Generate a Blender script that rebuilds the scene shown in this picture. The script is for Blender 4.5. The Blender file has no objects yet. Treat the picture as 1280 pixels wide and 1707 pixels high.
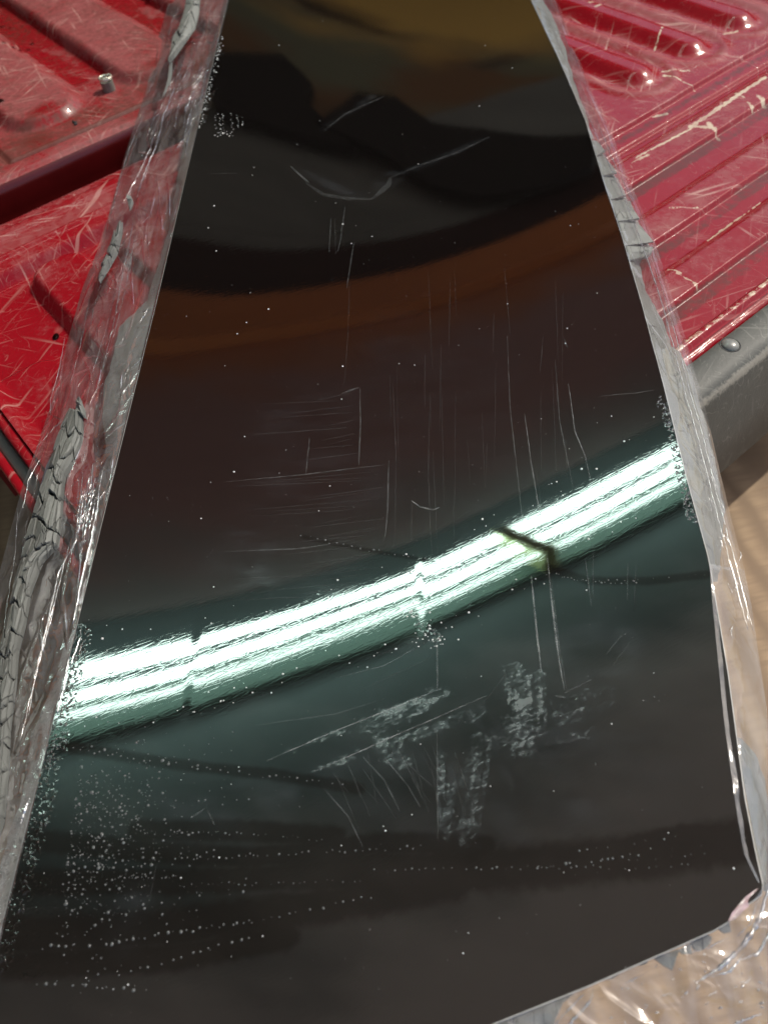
import bpy, math, random
import numpy as np
from mathutils import Vector

scene = bpy.context.scene
COL = scene.collection
rng = np.random.default_rng(7)
random.seed(7)

# ------------------------------------------------------------------ camera
F_PX, CX, CY, H = 1282.0, 640.0, 853.5, 0.40        # z = 0 is the top of the open tailgate
R = np.array([[0.76585396, -0.55273968, 0.32855222],
              [-0.63824593, -0.5913387, 0.49291041],
              [-0.0781655, -0.58719451, -0.80566294]])   # image axes (right, down, forward) -> world
cam_d = bpy.data.cameras.new('camera')
cam = bpy.data.objects.new('camera', cam_d)
COL.objects.link(cam)
scene.camera = cam
cam_d.sensor_fit = 'VERTICAL'
cam_d.sensor_height = 36.0
cam_d.lens = F_PX / 1707.0 * 36.0
cam_d.clip_start = 0.01
cam_d.clip_end = 200
cam_d.dof.use_dof = True
cam_d.dof.focus_distance = .50
cam_d.dof.aperture_fstop = 9.0
from mathutils import Matrix
M = Matrix([[R[i][0], -R[i][1], -R[i][2]] for i in range(3)]).to_4x4()
M.translation = Vector((0, 0, H))
cam.matrix_world = M

# ------------------------------------------------------------------ light
SUN_AZ, SUN_EL = math.radians(-9), math.radians(50)
world = bpy.data.worlds.new('World')
scene.world = world
world.use_nodes = True
wn = world.node_tree
bg = wn.nodes['Background']
sky = wn.nodes.new('ShaderNodeTexSky')
sky.sky_type = 'NISHITA'
sky.sun_disc = False
sky.sun_elevation = SUN_EL
sky.sun_rotation = math.pi / 2 - SUN_AZ
sky.dust_density = 3.0
wn.links.new(sky.outputs[0], bg.inputs[0])
bg.inputs[1].default_value = 0.15
sun_d = bpy.data.lights.new('sun', 'SUN')
sun_d.energy = 2.9
sun_d.angle = math.radians(0.6)
sun_d.color = (1.0, 0.93, 0.82)
sun = bpy.data.objects.new('sun', sun_d)
COL.objects.link(sun)
sdir = Vector((math.cos(SUN_EL) * math.cos(SUN_AZ), math.cos(SUN_EL) * math.sin(SUN_AZ), math.sin(SUN_EL)))
sun.rotation_euler = sdir.to_track_quat('Z', 'Y').to_euler()
sun.location = (3, 0, 3)

scene.view_settings.view_transform = 'Standard'
scene.view_settings.look = 'None'
scene.view_settings.exposure = 0.15
scene.view_settings.gamma = 1.0
scene.cycles.max_bounces = 8
scene.cycles.transparent_max_bounces = 16
scene.cycles.caustics_reflective = False
scene.cycles.caustics_refractive = False

# ------------------------------------------------------------------ helpers
def ray(px, py):
    d = R @ np.array([(px - CX) / F_PX, (py - CY) / F_PX, 1.0])
    return d

def at(px, py, z=0.0):
    """point of the horizontal plane z seen at a photo pixel"""
    d = ray(px, py)
    p = d * ((z - H) / d[2])
    p[2] += H
    return p

SD = np.array([.78, -.625]); SD = SD / np.linalg.norm(SD)    # across the panel
TD = np.array([-SD[1], SD[0]])                               # along the panel
S0, T0 = -0.024, 0.36

STEPS = []   # filled below: (s_edge, slope) of film strips on the panel
def panel_z(s, t):
    a, b = s - S0, t - T0
    return 0.012 + .35 * a * a - .1 * a * b

def st(p):
    return p[0] * SD[0] + p[1] * SD[1], p[0] * TD[0] + p[1] * TD[1]

def xy(s, t):
    return s * SD[0] + t * TD[0], s * SD[1] + t * TD[1]

def on_panel(px, py):
    z = 0.012
    d = ray(px, py)
    for _ in range(20):
        p = d * ((z - H) / d[2])
        s, t = st(p)
        z = float(panel_z(s, t))
    return s, t

def _hash(ix, iy, seed):
    h = (ix * 374761393 + iy * 668265263 + seed * 1442695041) & 0x7fffffff
    h = ((h ^ (h >> 13)) * 1274126177) & 0x7fffffff
    return ((h ^ (h >> 16)) & 0xffff) / 65535.0

def vnoise(x, y, seed=0):
    x = np.asarray(x, float); y = np.asarray(y, float)
    ix = np.floor(x).astype(np.int64); iy = np.floor(y).astype(np.int64)
    fx = x - ix; fy = y - iy
    fx = fx * fx * fx * (fx * (fx * 6 - 15) + 10); fy = fy * fy * fy * (fy * (fy * 6 - 15) + 10)
    a = _hash(ix, iy, seed); b = _hash(ix + 1, iy, seed)
    c = _hash(ix, iy + 1, seed); d = _hash(ix + 1, iy + 1, seed)
    return (a + (b - a) * fx) * (1 - fy) + (c + (d - c) * fx) * fy

def fbm(x, y, seed=0, o=4):
    r = 0; a = .5
    for i in range(o):
        r = r + a * vnoise(x * 2 ** i, y * 2 ** i, seed + 17 * i); a *= .5
    return r

def sstep(e0, e1, x):
    t = np.clip((x - e0) / (e1 - e0), 0, 1)
    return t * t * (3 - 2 * t)

# ---- objects
def tag(o, label=None, cat=None, group=None, kind=None):
    if label: o['label'] = label
    if cat: o['category'] = cat
    if group: o['group'] = group
    if kind: o['kind'] = kind
    return o

def empty(name, loc, label=None, cat=None, group=None, kind=None, parent=None):
    o = bpy.data.objects.new(name, None)
    COL.objects.link(o)
    o.location = loc
    o.empty_display_size = .05
    return tag(o, label, cat, group, kind)

def link(name, me, mat=None, parent=None, smooth=False):
    if mat is not None and len(me.materials) == 0:
        me.materials.append(mat)
    if smooth:
        me.polygons.foreach_set('use_smooth', np.ones(len(me.polygons), bool))
    o = bpy.data.objects.new(name, me)
    COL.objects.link(o)
    if parent is not None:
        o.parent = parent
        off = Vector((0, 0, 0)); p = parent
        while p is not None:
            off = off + p.location; p = p.parent
        o.location = -off      # meshes are written in world coordinates
    return o

def mesh(name, verts, faces):
    me = bpy.data.meshes.new(name)
    me.from_pydata([tuple(v) for v in verts], [], [tuple(f) for f in faces])
    me.update()
    return me

def grid_mesh(name, X, Y, Z, attrs=None):
    """n x m grid of points"""
    n, m = X.shape
    co = np.stack([X, Y, Z], -1).reshape(-1, 3).astype(np.float32)
    idx = np.arange(n * m).reshape(n, m)
    q = np.stack([idx[:-1, :-1], idx[1:, :-1], idx[1:, 1:], idx[:-1, 1:]], -1).reshape(-1, 4).astype(np.int32)
    me = bpy.data.meshes.new(name)
    me.vertices.add(len(co)); me.vertices.foreach_set('co', co.ravel())
    me.loops.add(q.size); me.loops.foreach_set('vertex_index', q.ravel())
    me.polygons.add(len(q))
    me.polygons.foreach_set('loop_start', np.arange(0, q.size, 4, dtype=np.int32))
    me.polygons.foreach_set('loop_total', np.full(len(q), 4, dtype=np.int32))
    for k, v in (attrs or {}).items():
        a = me.attributes.new(k, 'FLOAT', 'POINT')
        a.data.foreach_set('value', np.asarray(v, np.float32).ravel())
    me.update(calc_edges=True)
    me.validate()
    return me

def box(x0, x1, y0, y1, z0, z1):
    v = [(x, y, z) for z in (z0, z1) for y in (y0, y1) for x in (x0, x1)]
    f = [(0, 2, 3, 1), (4, 5, 7, 6), (0, 1, 5, 4), (2, 6, 7, 3), (0, 4, 6, 2), (1, 3, 7, 5)]
    return v, f

def join(parts):
    V = []; Fc = []
    for v, f in parts:
        b = len(V); V += list(v); Fc += [tuple(i + b for i in q) for q in f]
    return V, Fc

def prism(poly, z0, z1):
    n = len(poly)
    v = [(p[0], p[1], z0) for p in poly] + [(p[0], p[1], z1) for p in poly]
    f = [tuple(range(n))[::-1], tuple(range(n, 2 * n))] + [(i, (i + 1) % n, (i + 1) % n + n, i + n) for i in range(n)]
    return v, f

def tube(pts, r, seg=8, closed=False):
    pts = [Vector(p) for p in pts]; V = []; Fc = []; n = len(pts)
    for i, p in enumerate(pts):
        d = (pts[min(i + 1, n - 1)] - pts[max(i - 1, 0)]).normalized()
        a = d.orthogonal().normalized() if i == 0 else (a - d * a.dot(d)).normalized()
        b = d.cross(a)
        rr = r[i] if hasattr(r, '__len__') else r
        for k in range(seg):
            w = 2 * math.pi * k / seg
            V.append(tuple(p + (a * math.cos(w) + b * math.sin(w)) * rr))
    for i in range(n - 1):
        for k in range(seg):
            Fc.append((i * seg + k, i * seg + (k + 1) % seg, (i + 1) * seg + (k + 1) % seg, (i + 1) * seg + k))
    Fc.append(tuple(range(seg))[::-1]); Fc.append(tuple((n - 1) * seg + k for k in range(seg)))
    return V, Fc

def dome(x, y, z, rx, ry, h, rot=0, seg=8, rings=3):
    V = []; Fc = []; ca, sa = math.cos(rot), math.sin(rot)
    for j in range(rings):
        a = math.pi / 2 * j / rings
        for k in range(seg):
            w = 2 * math.pi * k / seg
            u, v = rx * math.cos(a) * math.cos(w), ry * math.cos(a) * math.sin(w)
            V.append((x + u * ca - v * sa, y + u * sa + v * ca, z + h * math.sin(a)))
    V.append((x, y, z + h))
    for j in range(rings - 1):
        for k in range(seg):
            Fc.append((j * seg + k, j * seg + (k + 1) % seg, (j + 1) * seg + (k + 1) % seg, (j + 1) * seg + k))
    for k in range(seg):
        Fc.append(((rings - 1) * seg + k, (rings - 1) * seg + (k + 1) % seg, rings * seg))
    return V, Fc

# ---- materials
class NT:
    def __init__(s, name):
        s.m = bpy.data.materials.new(name); s.m.use_nodes = True
        s.t = s.m.node_tree; s.b = s.t.nodes['Principled BSDF']; s.out = s.t.nodes['Material Output']
        s.tc = s.t.nodes.new('ShaderNodeTexCoord')
    def n(s, ty, **kw):
        x = s.t.nodes.new('ShaderNode' + ty)
        for k, v in kw.items(): setattr(x, k, v)
        return x
    def l(s, a, b): s.t.links.new(a, b)
    def setin(s, node, key, v):
        if v is None: return
        if isinstance(v, bpy.types.NodeSocket): s.l(v, node.inputs[key])
        else: node.inputs[key].default_value = v
    def map(s, scale=(1, 1, 1), rot=(0, 0, 0), loc=(0, 0, 0)):
        x = s.n('Mapping'); s.l(s.tc.outputs['Object'], x.inputs[0])
        x.inputs['Scale'].default_value = scale; x.inputs['Rotation'].default_value = rot
        x.inputs['Location'].default_value = loc
        return x.outputs[0]
    def smap(s, scale, ang, loc=(0, 0, 0)):      # rotate first, then scale
        return s.map2(scale, ang, loc)
    def map2(s, scale, ang, loc):
        a = s.n('Mapping'); s.l(s.tc.outputs['Object'], a.inputs[0]); a.inputs['Rotation'].default_value = (0, 0, ang)
        b = s.n('Mapping'); s.l(a.outputs[0], b.inputs[0]); b.inputs['Scale'].default_value = scale; b.inputs['Location'].default_value = loc
        return b.outputs[0]
    def noise(s, vec, scale=1., detail=3., rough=.5, dist=0.):
        x = s.n('TexNoise'); s.l(vec, x.inputs['Vector'])
        x.inputs['Scale'].default_value = scale; x.inputs['Detail'].default_value = detail
        x.inputs['Roughness'].default_value = rough; x.inputs['Distortion'].default_value = dist
        return x.outputs['Fac']
    def vor(s, vec, scale=1., feature='DISTANCE_TO_EDGE'):
        x = s.n('TexVoronoi', feature=feature); s.l(vec, x.inputs['Vector']); x.inputs['Scale'].default_value = scale
        return x.outputs['Distance']
    def ramp(s, fac, a, b, lo=0., hi=1.):
        x = s.n('MapRange'); s.setin(x, 'Value', fac)
        x.inputs['From Min'].default_value = a; x.inputs['From Max'].default_value = b
        x.inputs['To Min'].default_value = lo; x.inputs['To Max'].default_value = hi
        x.interpolation_type = 'SMOOTHSTEP'
        return x.outputs[0]
    def math(s, op, a, b=None, c=None, clamp=False):
        x = s.n('Math', operation=op, use_clamp=clamp)
        for i, v in enumerate((a, b, c)):
            if v is None: continue
            if isinstance(v, bpy.types.NodeSocket): s.l(v, x.inputs[i])
            else: x.inputs[i].default_value = v
        return x.outputs[0]
    def mix(s, fac, a, b):
        x = s.n('Mix', data_type='RGBA')
        for k, v in ((0, fac), (6, a), (7, b)):
            if isinstance(v, bpy.types.NodeSocket): s.l(v, x.inputs[k])
            elif k == 0: x.inputs[0].default_value = v
            else: x.inputs[k].default_value = (*v, 1)
        return x.outputs[2]
    def attr(s, name):
        x = s.n('Attribute', attribute_name=name); return x.outputs['Fac']
    def bump(s, h, strength=.5, dist=.001, normal=None):
        x = s.n('Bump'); s.l(h, x.inputs['Height'])
        s.setin(x, 'Strength', strength); x.inputs['Distance'].default_value = dist
        if normal is not None: s.l(normal, x.inputs['Normal'])
        return x.outputs[0]
    def scratches(s, width=.02, base=3., seeds=(0.2, 1.3, 2.2), ratio=60., amount=.62):
        """thin straight-ish scratches in several directions"""
        out = None
        for i, a in enumerate(seeds):
            v = s.map2((base * ratio * .5, base, base), a, (i * 3.1, i * 7.7, 0))
            n = s.noise(v, 1., 2., .55, .35)
            m = s.noise(s.map((9, 9, 9), (0, 0, 0), (i * 5., 2, 1)), 1.6, 2)
            k = s.math('MULTIPLY', s.ramp(n, amount, amount + width * 3), s.ramp(m, .45, .62))
            out = k if out is None else s.math('MAXIMUM', out, k)
        return out
    def hair(s, scale, width, dist, loc):
        """curly hairline scratches: thin iso-lines of noise"""
        n = s.noise(s.map((scale, scale, scale), (0, 0, 0), loc), 1., 1., .5, dist)
        d = s.math('ABSOLUTE', s.math('SUBTRACT', n, .5))
        ln = s.ramp(d, 0., width, 1., 0.)
        m = s.noise(s.map((scale * 2.3,) * 3, (0, 0, 0), (loc[0] + 4, 1, 2)), 1., 2)
        return s.math('MULTIPLY', ln, s.ramp(m, .5, .6))
    def P(s, **kw):
        for k, v in kw.items():
            key = {'color': 'Base Color', 'rough': 'Roughness', 'metal': 'Metallic', 'ior': 'IOR', 'coat': 'Coat Weight',
                   'coatr': 'Coat Roughness', 'normal': 'Normal', 'trans': 'Transmission Weight', 'spec': 'Specular IOR Level',
                   'alpha': 'Alpha', 'emit': 'Emission Color', 'emits': 'Emission Strength'}[k]
            if isinstance(v, tuple): v = (*v, 1)
            s.setin(s.b, key, v)
        return s.m

def red_paint():
    N = NT('scuffed_red_paint')
    w = N.attr('wear')
    big = N.noise(N.map((1, 1, 1)), 22., 5., .62)
    fine = N.noise(N.map((1, 1, 1)), 160., 4., .7)
    scr = N.scratches(.03, 9., (.2, 1.0, 1.9, 2.6), 50., .6)
    h1 = N.hair(26., .006, 1.4, (0, 0, 0)); h2 = N.hair(45., .009, 2.0, (7, 3, 0)); h3 = N.hair(14., .003, .6, (2, 9, 0))
    hl = N.math('MAXIMUM', N.math('MAXIMUM', h1, h2), h3)
    gr = N.math('ADD', N.math('MULTIPLY', big, .75), N.math('MULTIPLY', fine, .45))
    scuff = N.ramp(N.math('ADD', gr, N.math('MULTIPLY', w, .55)), .70, 1.08)
    c = N.mix(N.math('MULTIPLY', N.noise(N.map((1, 1, 1)), 7., 3.), .8), (.26, .005, .011), (.17, .004, .008))
    c = N.mix(N.math('MULTIPLY', scuff, .8), c, (.26, .082, .082))
    lines = N.math('MAXIMUM', N.math('MULTIPLY', scr, N.ramp(w, .02, .6, .25, .8)), N.math('MULTIPLY', hl, N.ramp(w, 0., .6, .25, .6)))
    c = N.mix(N.math('MULTIPLY', lines, .8), c, (.50, .30, .26))
    goug = N.attr('gouge')
    gm = N.ramp(N.math('ADD', goug, N.math('MULTIPLY', N.math('SUBTRACT', fine, .5), 2.2)), .5, .8)
    c = N.mix(N.math('MULTIPLY', gm, N.ramp(big, .25, .6, .35, 1.)), c, (.55, .45, .33))
    dirt_shade = N.attr('dirt_shade')  # real dirt plus the painted shade of the ridges
    dm = N.ramp(N.math('ADD', dirt_shade, N.math('MULTIPLY', N.math('SUBTRACT', fine, .5), 1.0)), .35, .8)
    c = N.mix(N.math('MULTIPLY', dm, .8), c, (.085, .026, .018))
    r = N.math('ADD', N.math('MULTIPLY', scuff, .32), .16)
    r = N.math('ADD', r, N.math('MULTIPLY', dm, .08), clamp=True)
    hb = N.math('ADD', N.math('MULTIPLY', fine, .25), N.math('ADD', N.math('MULTIPLY', N.noise(N.map((1, 1, 1)), 45., 3.), .6), N.math('MULTIPLY', lines, -.25)))
    return N.P(color=c, rough=r, ior=1.5, spec=.22, coat=.06, coatr=.06, normal=N.bump(hb, .55, .0012))

def trim_plastic():
    N = NT('worn_grey_plastic')
    w = N.attr('wear')
    n1 = N.noise(N.map((1, 1, 1)), 30., 5., .6); n2 = N.noise(N.map((1, 1, 1)), 400., 3., .6)
    hl = N.math('MAXIMUM', N.hair(30., .012, 1., (1, 2, 0)), N.hair(60., .02, 1.6, (5, 2, 0)))
    scr = N.scratches(.03, 9., (.5, 1.3, 2.4), 50., .6)
    c = N.mix(n1, (.06, .06, .054), (.10, .10, .088))
    c = N.mix(N.ramp(N.math('ADD', w, N.math('MULTIPLY', N.math('SUBTRACT', n2, .5), .9)), .4, .9), c, (.24, .225, .19))
    c = N.mix(N.math('MULTIPLY', N.math('MAXIMUM', hl, scr), .14), c, (.5, .48, .42))
    hb = N.math('ADD', N.math('MULTIPLY', n2, .8), n1)
    return N.P(color=c, rough=.5, spec=.25, normal=N.bump(hb, .45, .0006))

def plain(name, col, rough=.5, metal=0., ns=60., var=.25, bump=.3, spec=.5):
    N = NT(name)
    n = N.noise(N.map((1, 1, 1)), ns, 4., .6)
    c = N.mix(n, tuple(x * (1 - var) for x in col), tuple(min(1, x * (1 + var)) for x in col))
    return N.P(color=c, rough=rough, metal=metal, spec=spec, normal=N.bump(n, bump, .001))

def plywood_mat():
    N = NT('plywood')
    v = N.map2((1., 3.6, 1.), 0.75, (0, 0, 0))
    wv = N.n('TexWave', wave_type='RINGS', rings_direction='SPHERICAL'); 
    mp = N.map2((1.0, .28, 1.), 0.5, (.9, .12, .3)); N.l(mp, wv.inputs['Vector'])
    wv.inputs['Scale'].default_value = 9.; wv.inputs['Distortion'].default_value = 9.; wv.inputs['Detail'].default_value = 3.
    wv.inputs['Detail Scale'].default_value = 1.2
    f = N.noise(N.map2((14, 160, 14), 0.5, (0, 0, 0)), 1., 3., .6)
    b = N.noise(N.map((1, 1, 1)), 5., 3.)
    c = N.mix(wv.outputs['Fac'], (.17, .10, .046), (.32, .21, .11))
    c = N.mix(N.math('MULTIPLY', N.ramp(f, .35, .75), .7), c, (.17, .10, .048))
    c = N.mix(N.math('MULTIPLY', b, .3), c, (.30, .225, .14))
    sp = N.ramp(N.noise(N.map2((40, 90, 40), .5, (3, 0, 0)), 1., 2.), .68, .76)
    c = N.mix(N.math('MULTIPLY', sp, .6), c, (.22, .12, .05))
    return N.P(color=c, rough=.65, normal=N.bump(f, .3, .001))

def concrete_mat():
    N = NT('concrete')
    n = N.noise(N.map((1, 1, 1)), 6., 6., .6)
    return N.P(color=N.mix(n, (.36, .34, .31), (.5, .47, .43)), rough=.85, normal=N.bump(n, .3, .004))

RIPA = math.radians(15)
def panel_mat():
    N = NT('black_glossy_panel')
    smear = N.attr('smear'); wet = N.attr('wet'); peb = N.attr('pebble'); haze = N.attr('haze')
    ang = math.atan2(TD[1], TD[0])
    # brushed hair-like waviness along the panel and short ripples across it
    brush = N.noise(N.map2((16, 420, 16), -ang, (0, 0, 0)), 1., 3., .55)
    rip = N.noise(N.map2((70, 420, 85), RIPA, (0, 0, 0)), 1., 2., .5, .9)
    rv = N.vor(N.map2((110, 420, 95), RIPA, (0, 0, 0)), 1.)
    ripc = N.ramp(rv, 0., .12)
    soft = N.noise(N.map((1, 1, 1)), 14., 2.)
    pebn = N.ramp(N.noise(N.map((1, 1, 1)), 520., 1., .5, .3), .52, .72)
    fine = N.noise(N.map((1, 1, 1)), 330., 4., .65)
    mid = N.noise(N.map2((70, 25, 70), -ang, (0, 0, 0)), 1., 4., .6)
    mid2 = N.noise(N.map2((150, 330, 200), RIPA, (0, 0, 0)), 1., 3., .6, 1.0)
    h = N.math('ADD', N.math('MULTIPLY', brush, .05), N.math('MULTIPLY', rip, .42))
    h = N.math('ADD', h, N.math('MULTIPLY', ripc, .10))
    h = N.math('ADD', h, N.math('MULTIPLY', soft, .25))
    nb = N.bump(h, 1.0, .0000085)
    nb = N.bump(pebn, N.math('MULTIPLY', N.ramp(N.math('ADD', peb, N.math('MULTIPLY', N.math('SUBTRACT', mid, .5), 1.8)), .35, 1.0), .9), .00022, nb)
    sm = N.ramp(N.math('ADD', smear, N.math('ADD', N.math('MULTIPLY', N.math('SUBTRACT', fine, .5), 0.8), N.math('MULTIPLY', N.math('SUBTRACT', mid2, .5), 1.6))), .38, 1.05)
    sm2 = N.math('MULTIPLY', N.math('MULTIPLY', haze, N.ramp(mid, .35, .7)), 1.)
    dust = N.math('MULTIPLY', N.ramp(N.noise(N.map((1, 1, 1)), 700., 1.), .78, .83), .5)
    c = N.mix(N.math('MULTIPLY', sm2, .35), (.0032, .0026, .0024), (.05, .055, .062))
    c = N.mix(N.math('MULTIPLY', N.math('MULTIPLY', sm, N.ramp(N.noise(N.map((1, 1, 1)), 60., 3.), .3, .7, .25, 1.)), .6), c, (.05, .062, .068))
    c = N.mix(dust, c, (.18, .18, .18))
    c = N.mix(N.math('MULTIPLY', wet, .6), c, (.006, .004, .003))
    r = N.math('ADD', .018, N.math('MULTIPLY', sm, .3))
    r = N.math('ADD', r, N.math('MULTIPLY', sm2, .12))
    ior = N.math('SUBTRACT', 2.14, N.math('MULTIPLY', wet, .42))
    return N.P(color=c, rough=r, ior=ior, normal=nb)

def film_mat(name, haze=.12, tint=(.93, .93, .95), bumps=1., gain=2.4, stretch=(9, 120)):
    N = NT(name)
    N.t.nodes.remove(N.b)
    ang = math.atan2(TD[1], TD[0])
    def crease(sc, rot, w, loc, thr):
        n = N.noise(N.map2(sc, rot, loc), 1., 1., .4, .4)
        ln = N.ramp(N.math('ABSOLUTE', N.math('SUBTRACT', n, .5)), 0., w, 1., 0.)
        m = N.ramp(N.noise(N.map2((12, 26, 12), -ang, (loc[0] + 3, 0, 0)), 1., 2.), thr, thr + .1)
        return N.math('MULTIPLY', ln, m)
    n1 = N.noise(N.map2((stretch[0], stretch[1], 20), -ang, (0, 0, 0)), 1., 2., .5, .6)
    k = N.math('MAXIMUM', crease((4, 34, 30), -ang, .035, (0, 0, 0), .42), crease((9, 70, 30), -ang - .12, .05, (4, 2, 0), .48))
    k = N.math('MAXIMUM', k, crease((22, 80, 30), -ang - .55, .06, (8, 2, 0), .52))
    k = N.math('MAXIMUM', k, crease((22, 60, 30), -ang + .6, .05, (2, 6, 0), .55))
    tiny = N.noise(N.map((1, 1, 1)), 260., 2., .6, 1.)
    h = N.math('ADD', N.math('MULTIPLY', n1, .35), N.math('MULTIPLY', k, .38))
    h = N.math('ADD', h, N.math('MULTIPLY', N.ramp(tiny, .6, .72), .05))
    nb = N.bump(h, bumps, .0013)
    fr = N.n('Fresnel'); fr.inputs['IOR'].default_value = 1.5; N.l(nb, fr.inputs['Normal'])
    fac = N.math('MINIMUM', N.math('MULTIPLY', fr.outputs[0], gain), .4)
    tr = N.n('BsdfTransparent'); tr.inputs[0].default_value = (*tint, 1)
    gl = N.n('BsdfGlossy'); gl.inputs['Roughness'].default_value = .1; N.l(nb, gl.inputs['Normal'])
    gl.inputs[0].default_value = (1, 1, 1, 1)
    df = N.n('BsdfDiffuse'); df.inputs[0].default_value = (.8, .8, .82, 1); N.l(nb, df.inputs['Normal'])
    tl = N.n('BsdfTranslucent'); tl.inputs[0].default_value = (.7, .7, .72, 1)
    ad = N.n('MixShader'); ad.inputs[0].default_value = .35; N.l(df.outputs[0], ad.inputs[1]); N.l(tl.outputs[0], ad.inputs[2])
    hz = N.ramp(N.noise(N.map2((25, 90, 25), -ang, (5, 0, 0)), 1., 4., .65, .5), .3, .75, haze * .35, haze * 2.1)
    m1 = N.n('MixShader'); N.l(hz, m1.inputs[0]); N.l(tr.outputs[0], m1.inputs[1]); N.l(ad.outputs[0], m1.inputs[2])
    m2 = N.n('MixShader'); N.l(fac, m2.inputs[0]); N.l(m1.outputs[0], m2.inputs[1]); N.l(gl.outputs[0], m2.inputs[2])
    N.l(m2.outputs[0], N.out.inputs[0])
    return N.m

def putty_mat(name='grey_sealant', c0=(.12, .125, .115), c1=(.19, .195, .18)):
    N = NT(name)
    n = N.noise(N.map((1, 1, 1)), 70., 5., .6)
    f = N.noise(N.map((1, 1, 1)), 500., 3., .6)
    c = N.mix(n, c0, c1)
    cr = N.math('MULTIPLY', N.ramp(N.vor(N.map2((55, 170, 90), -math.atan2(TD[1], TD[0]), (0, 0, 0)), 1.), 0., .05, 1., 0.), N.ramp(N.noise(N.map((1, 1, 1)), 60., 2.), .45, .6))
    c = N.mix(N.math('MULTIPLY', cr, .7), c, (.05, .05, .047))
    hb = N.math('SUBTRACT', N.math('ADD', n, N.math('MULTIPLY', f, .25)), cr)
    return N.P(color=c, rough=.55, normal=N.bump(hb, .6, .0012))

def smeared_putty():
    N = NT('smeared_grey_sealant')
    n = N.noise(N.map((1, 1, 1)), 170., 1., .5, 2.2)
    d = N.math('ABSOLUTE', N.math('SUBTRACT', n, .5))
    ln = N.ramp(d, .0, .06, 1., 0.)
    m = N.ramp(N.noise(N.map((1, 1, 1)), 30., 2.), .36, .5)
    ln = N.math('MULTIPLY', ln, m)
    b = N.noise(N.map((1, 1, 1)), 50., 4.)
    c = N.mix(b, (.20, .205, .19), (.27, .275, .25))
    c = N.mix(N.math('MULTIPLY', ln, .75), c, (.07, .075, .065))
    return N.P(color=c, rough=.42, normal=N.bump(N.math('SUBTRACT', b, ln), .7, .0008))

def flat_glass(name, rough=.03):
    N = NT(name)
    n = N.noise(N.map((1, 1, 1)), 90., 2.)
    return N.P(color=(1., .98, .97), rough=rough, trans=1., ior=1.33, normal=N.bump(n, .1, .001))

def emitter(name, col, s):
    N = NT(name)
    return N.P(color=(.8, .8, .8), emit=col, emits=s)

def scratch_mat(name, a=.35, col=(.45, .47, .47)):
    N = NT(name)
    n = N.noise(N.map((1, 1, 1)), 220., 3., .6)
    al = N.ramp(n, .3, .7, a * .25, a * 1.3)
    return N.P(color=col, rough=.3, alpha=al)

def wood_mat(name, a, b, sc=4.):
    N = NT(name)
    n = N.noise(N.map((sc * .6, sc * 9, sc * 2)), 1., 4., .6, .5)
    k = N.noise(N.map((sc * .4, sc * .8, sc)), 1., 2.)
    c = N.mix(n, a, b)
    c = N.mix(N.math('MULTIPLY', k, .5), c, tuple(x * .35 for x in a))
    return N.P(color=c, rough=.7, normal=N.bump(n, .4, .003))

# ================================================================== SETTING
ground = link('ground', mesh('ground', [(-30, -30, -.335), (30, -30, -.335), (30, 30, -.335), (-30, 30, -.335)], [(0, 1, 2, 3)]), concrete_mat())
tag(ground, kind='structure')
PLY_Z = -.30
v, f = box(-1.25, 1.19, -.9, 1.35, PLY_Z - .018, PLY_Z)
ply = link('plywood_sheet', mesh('plywood_sheet', v, f), plywood_mat())
tag(ply, 'tan plywood sheet with wavy brown grain lying below the grey tailgate edge', 'plywood')

# carport roof: seen in the panel's gloss
def roof_piece(name, y0, y1, z0, z1, mat):
    # its open side is cut to let the sun in, along the line Y = X - .35
    poly = [(-5, y0), (y0 + .35, y0), (y1 + .35, y1), (-5, y1)]
    v, f = prism(poly, z0, z1)
    o = link(name, mesh(name, v, f), mat)
    return tag(o, kind='structure')
roof_grey = plain('dull_plasterboard', (.66, .64, .62), .8, 0, 3., .12)
def shaded_ceiling():
    N = NT('shade_painted_plaster')
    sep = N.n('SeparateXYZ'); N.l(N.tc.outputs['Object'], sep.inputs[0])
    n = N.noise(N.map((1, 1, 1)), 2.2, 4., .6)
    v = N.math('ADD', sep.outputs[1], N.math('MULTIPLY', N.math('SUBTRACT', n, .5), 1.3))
    c = N.mix(N.ramp(v, .15, 1.0), (.70, .69, .69), (.115, .155, .16))  # shade painted in: plaster darkens to teal towards the lamps
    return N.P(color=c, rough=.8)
def patchy_glow_boards():
    N = NT('brown_boards_with_glow')
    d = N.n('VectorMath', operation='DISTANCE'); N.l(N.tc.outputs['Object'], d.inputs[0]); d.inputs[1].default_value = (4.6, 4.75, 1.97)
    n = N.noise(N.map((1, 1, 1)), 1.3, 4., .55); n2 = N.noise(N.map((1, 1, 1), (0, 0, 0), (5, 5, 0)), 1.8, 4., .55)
    g = N.ramp(N.math('ADD', d.outputs['Value'], N.math('MULTIPLY', N.math('SUBTRACT', n, .5), 1.6)), .75, 1.35, 1., 0.)  # round golden glow painted into the board colour
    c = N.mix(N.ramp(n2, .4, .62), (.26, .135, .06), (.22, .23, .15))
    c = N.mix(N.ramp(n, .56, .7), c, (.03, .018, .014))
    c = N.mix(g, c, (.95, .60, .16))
    return N.P(color=c, rough=.7)
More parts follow.
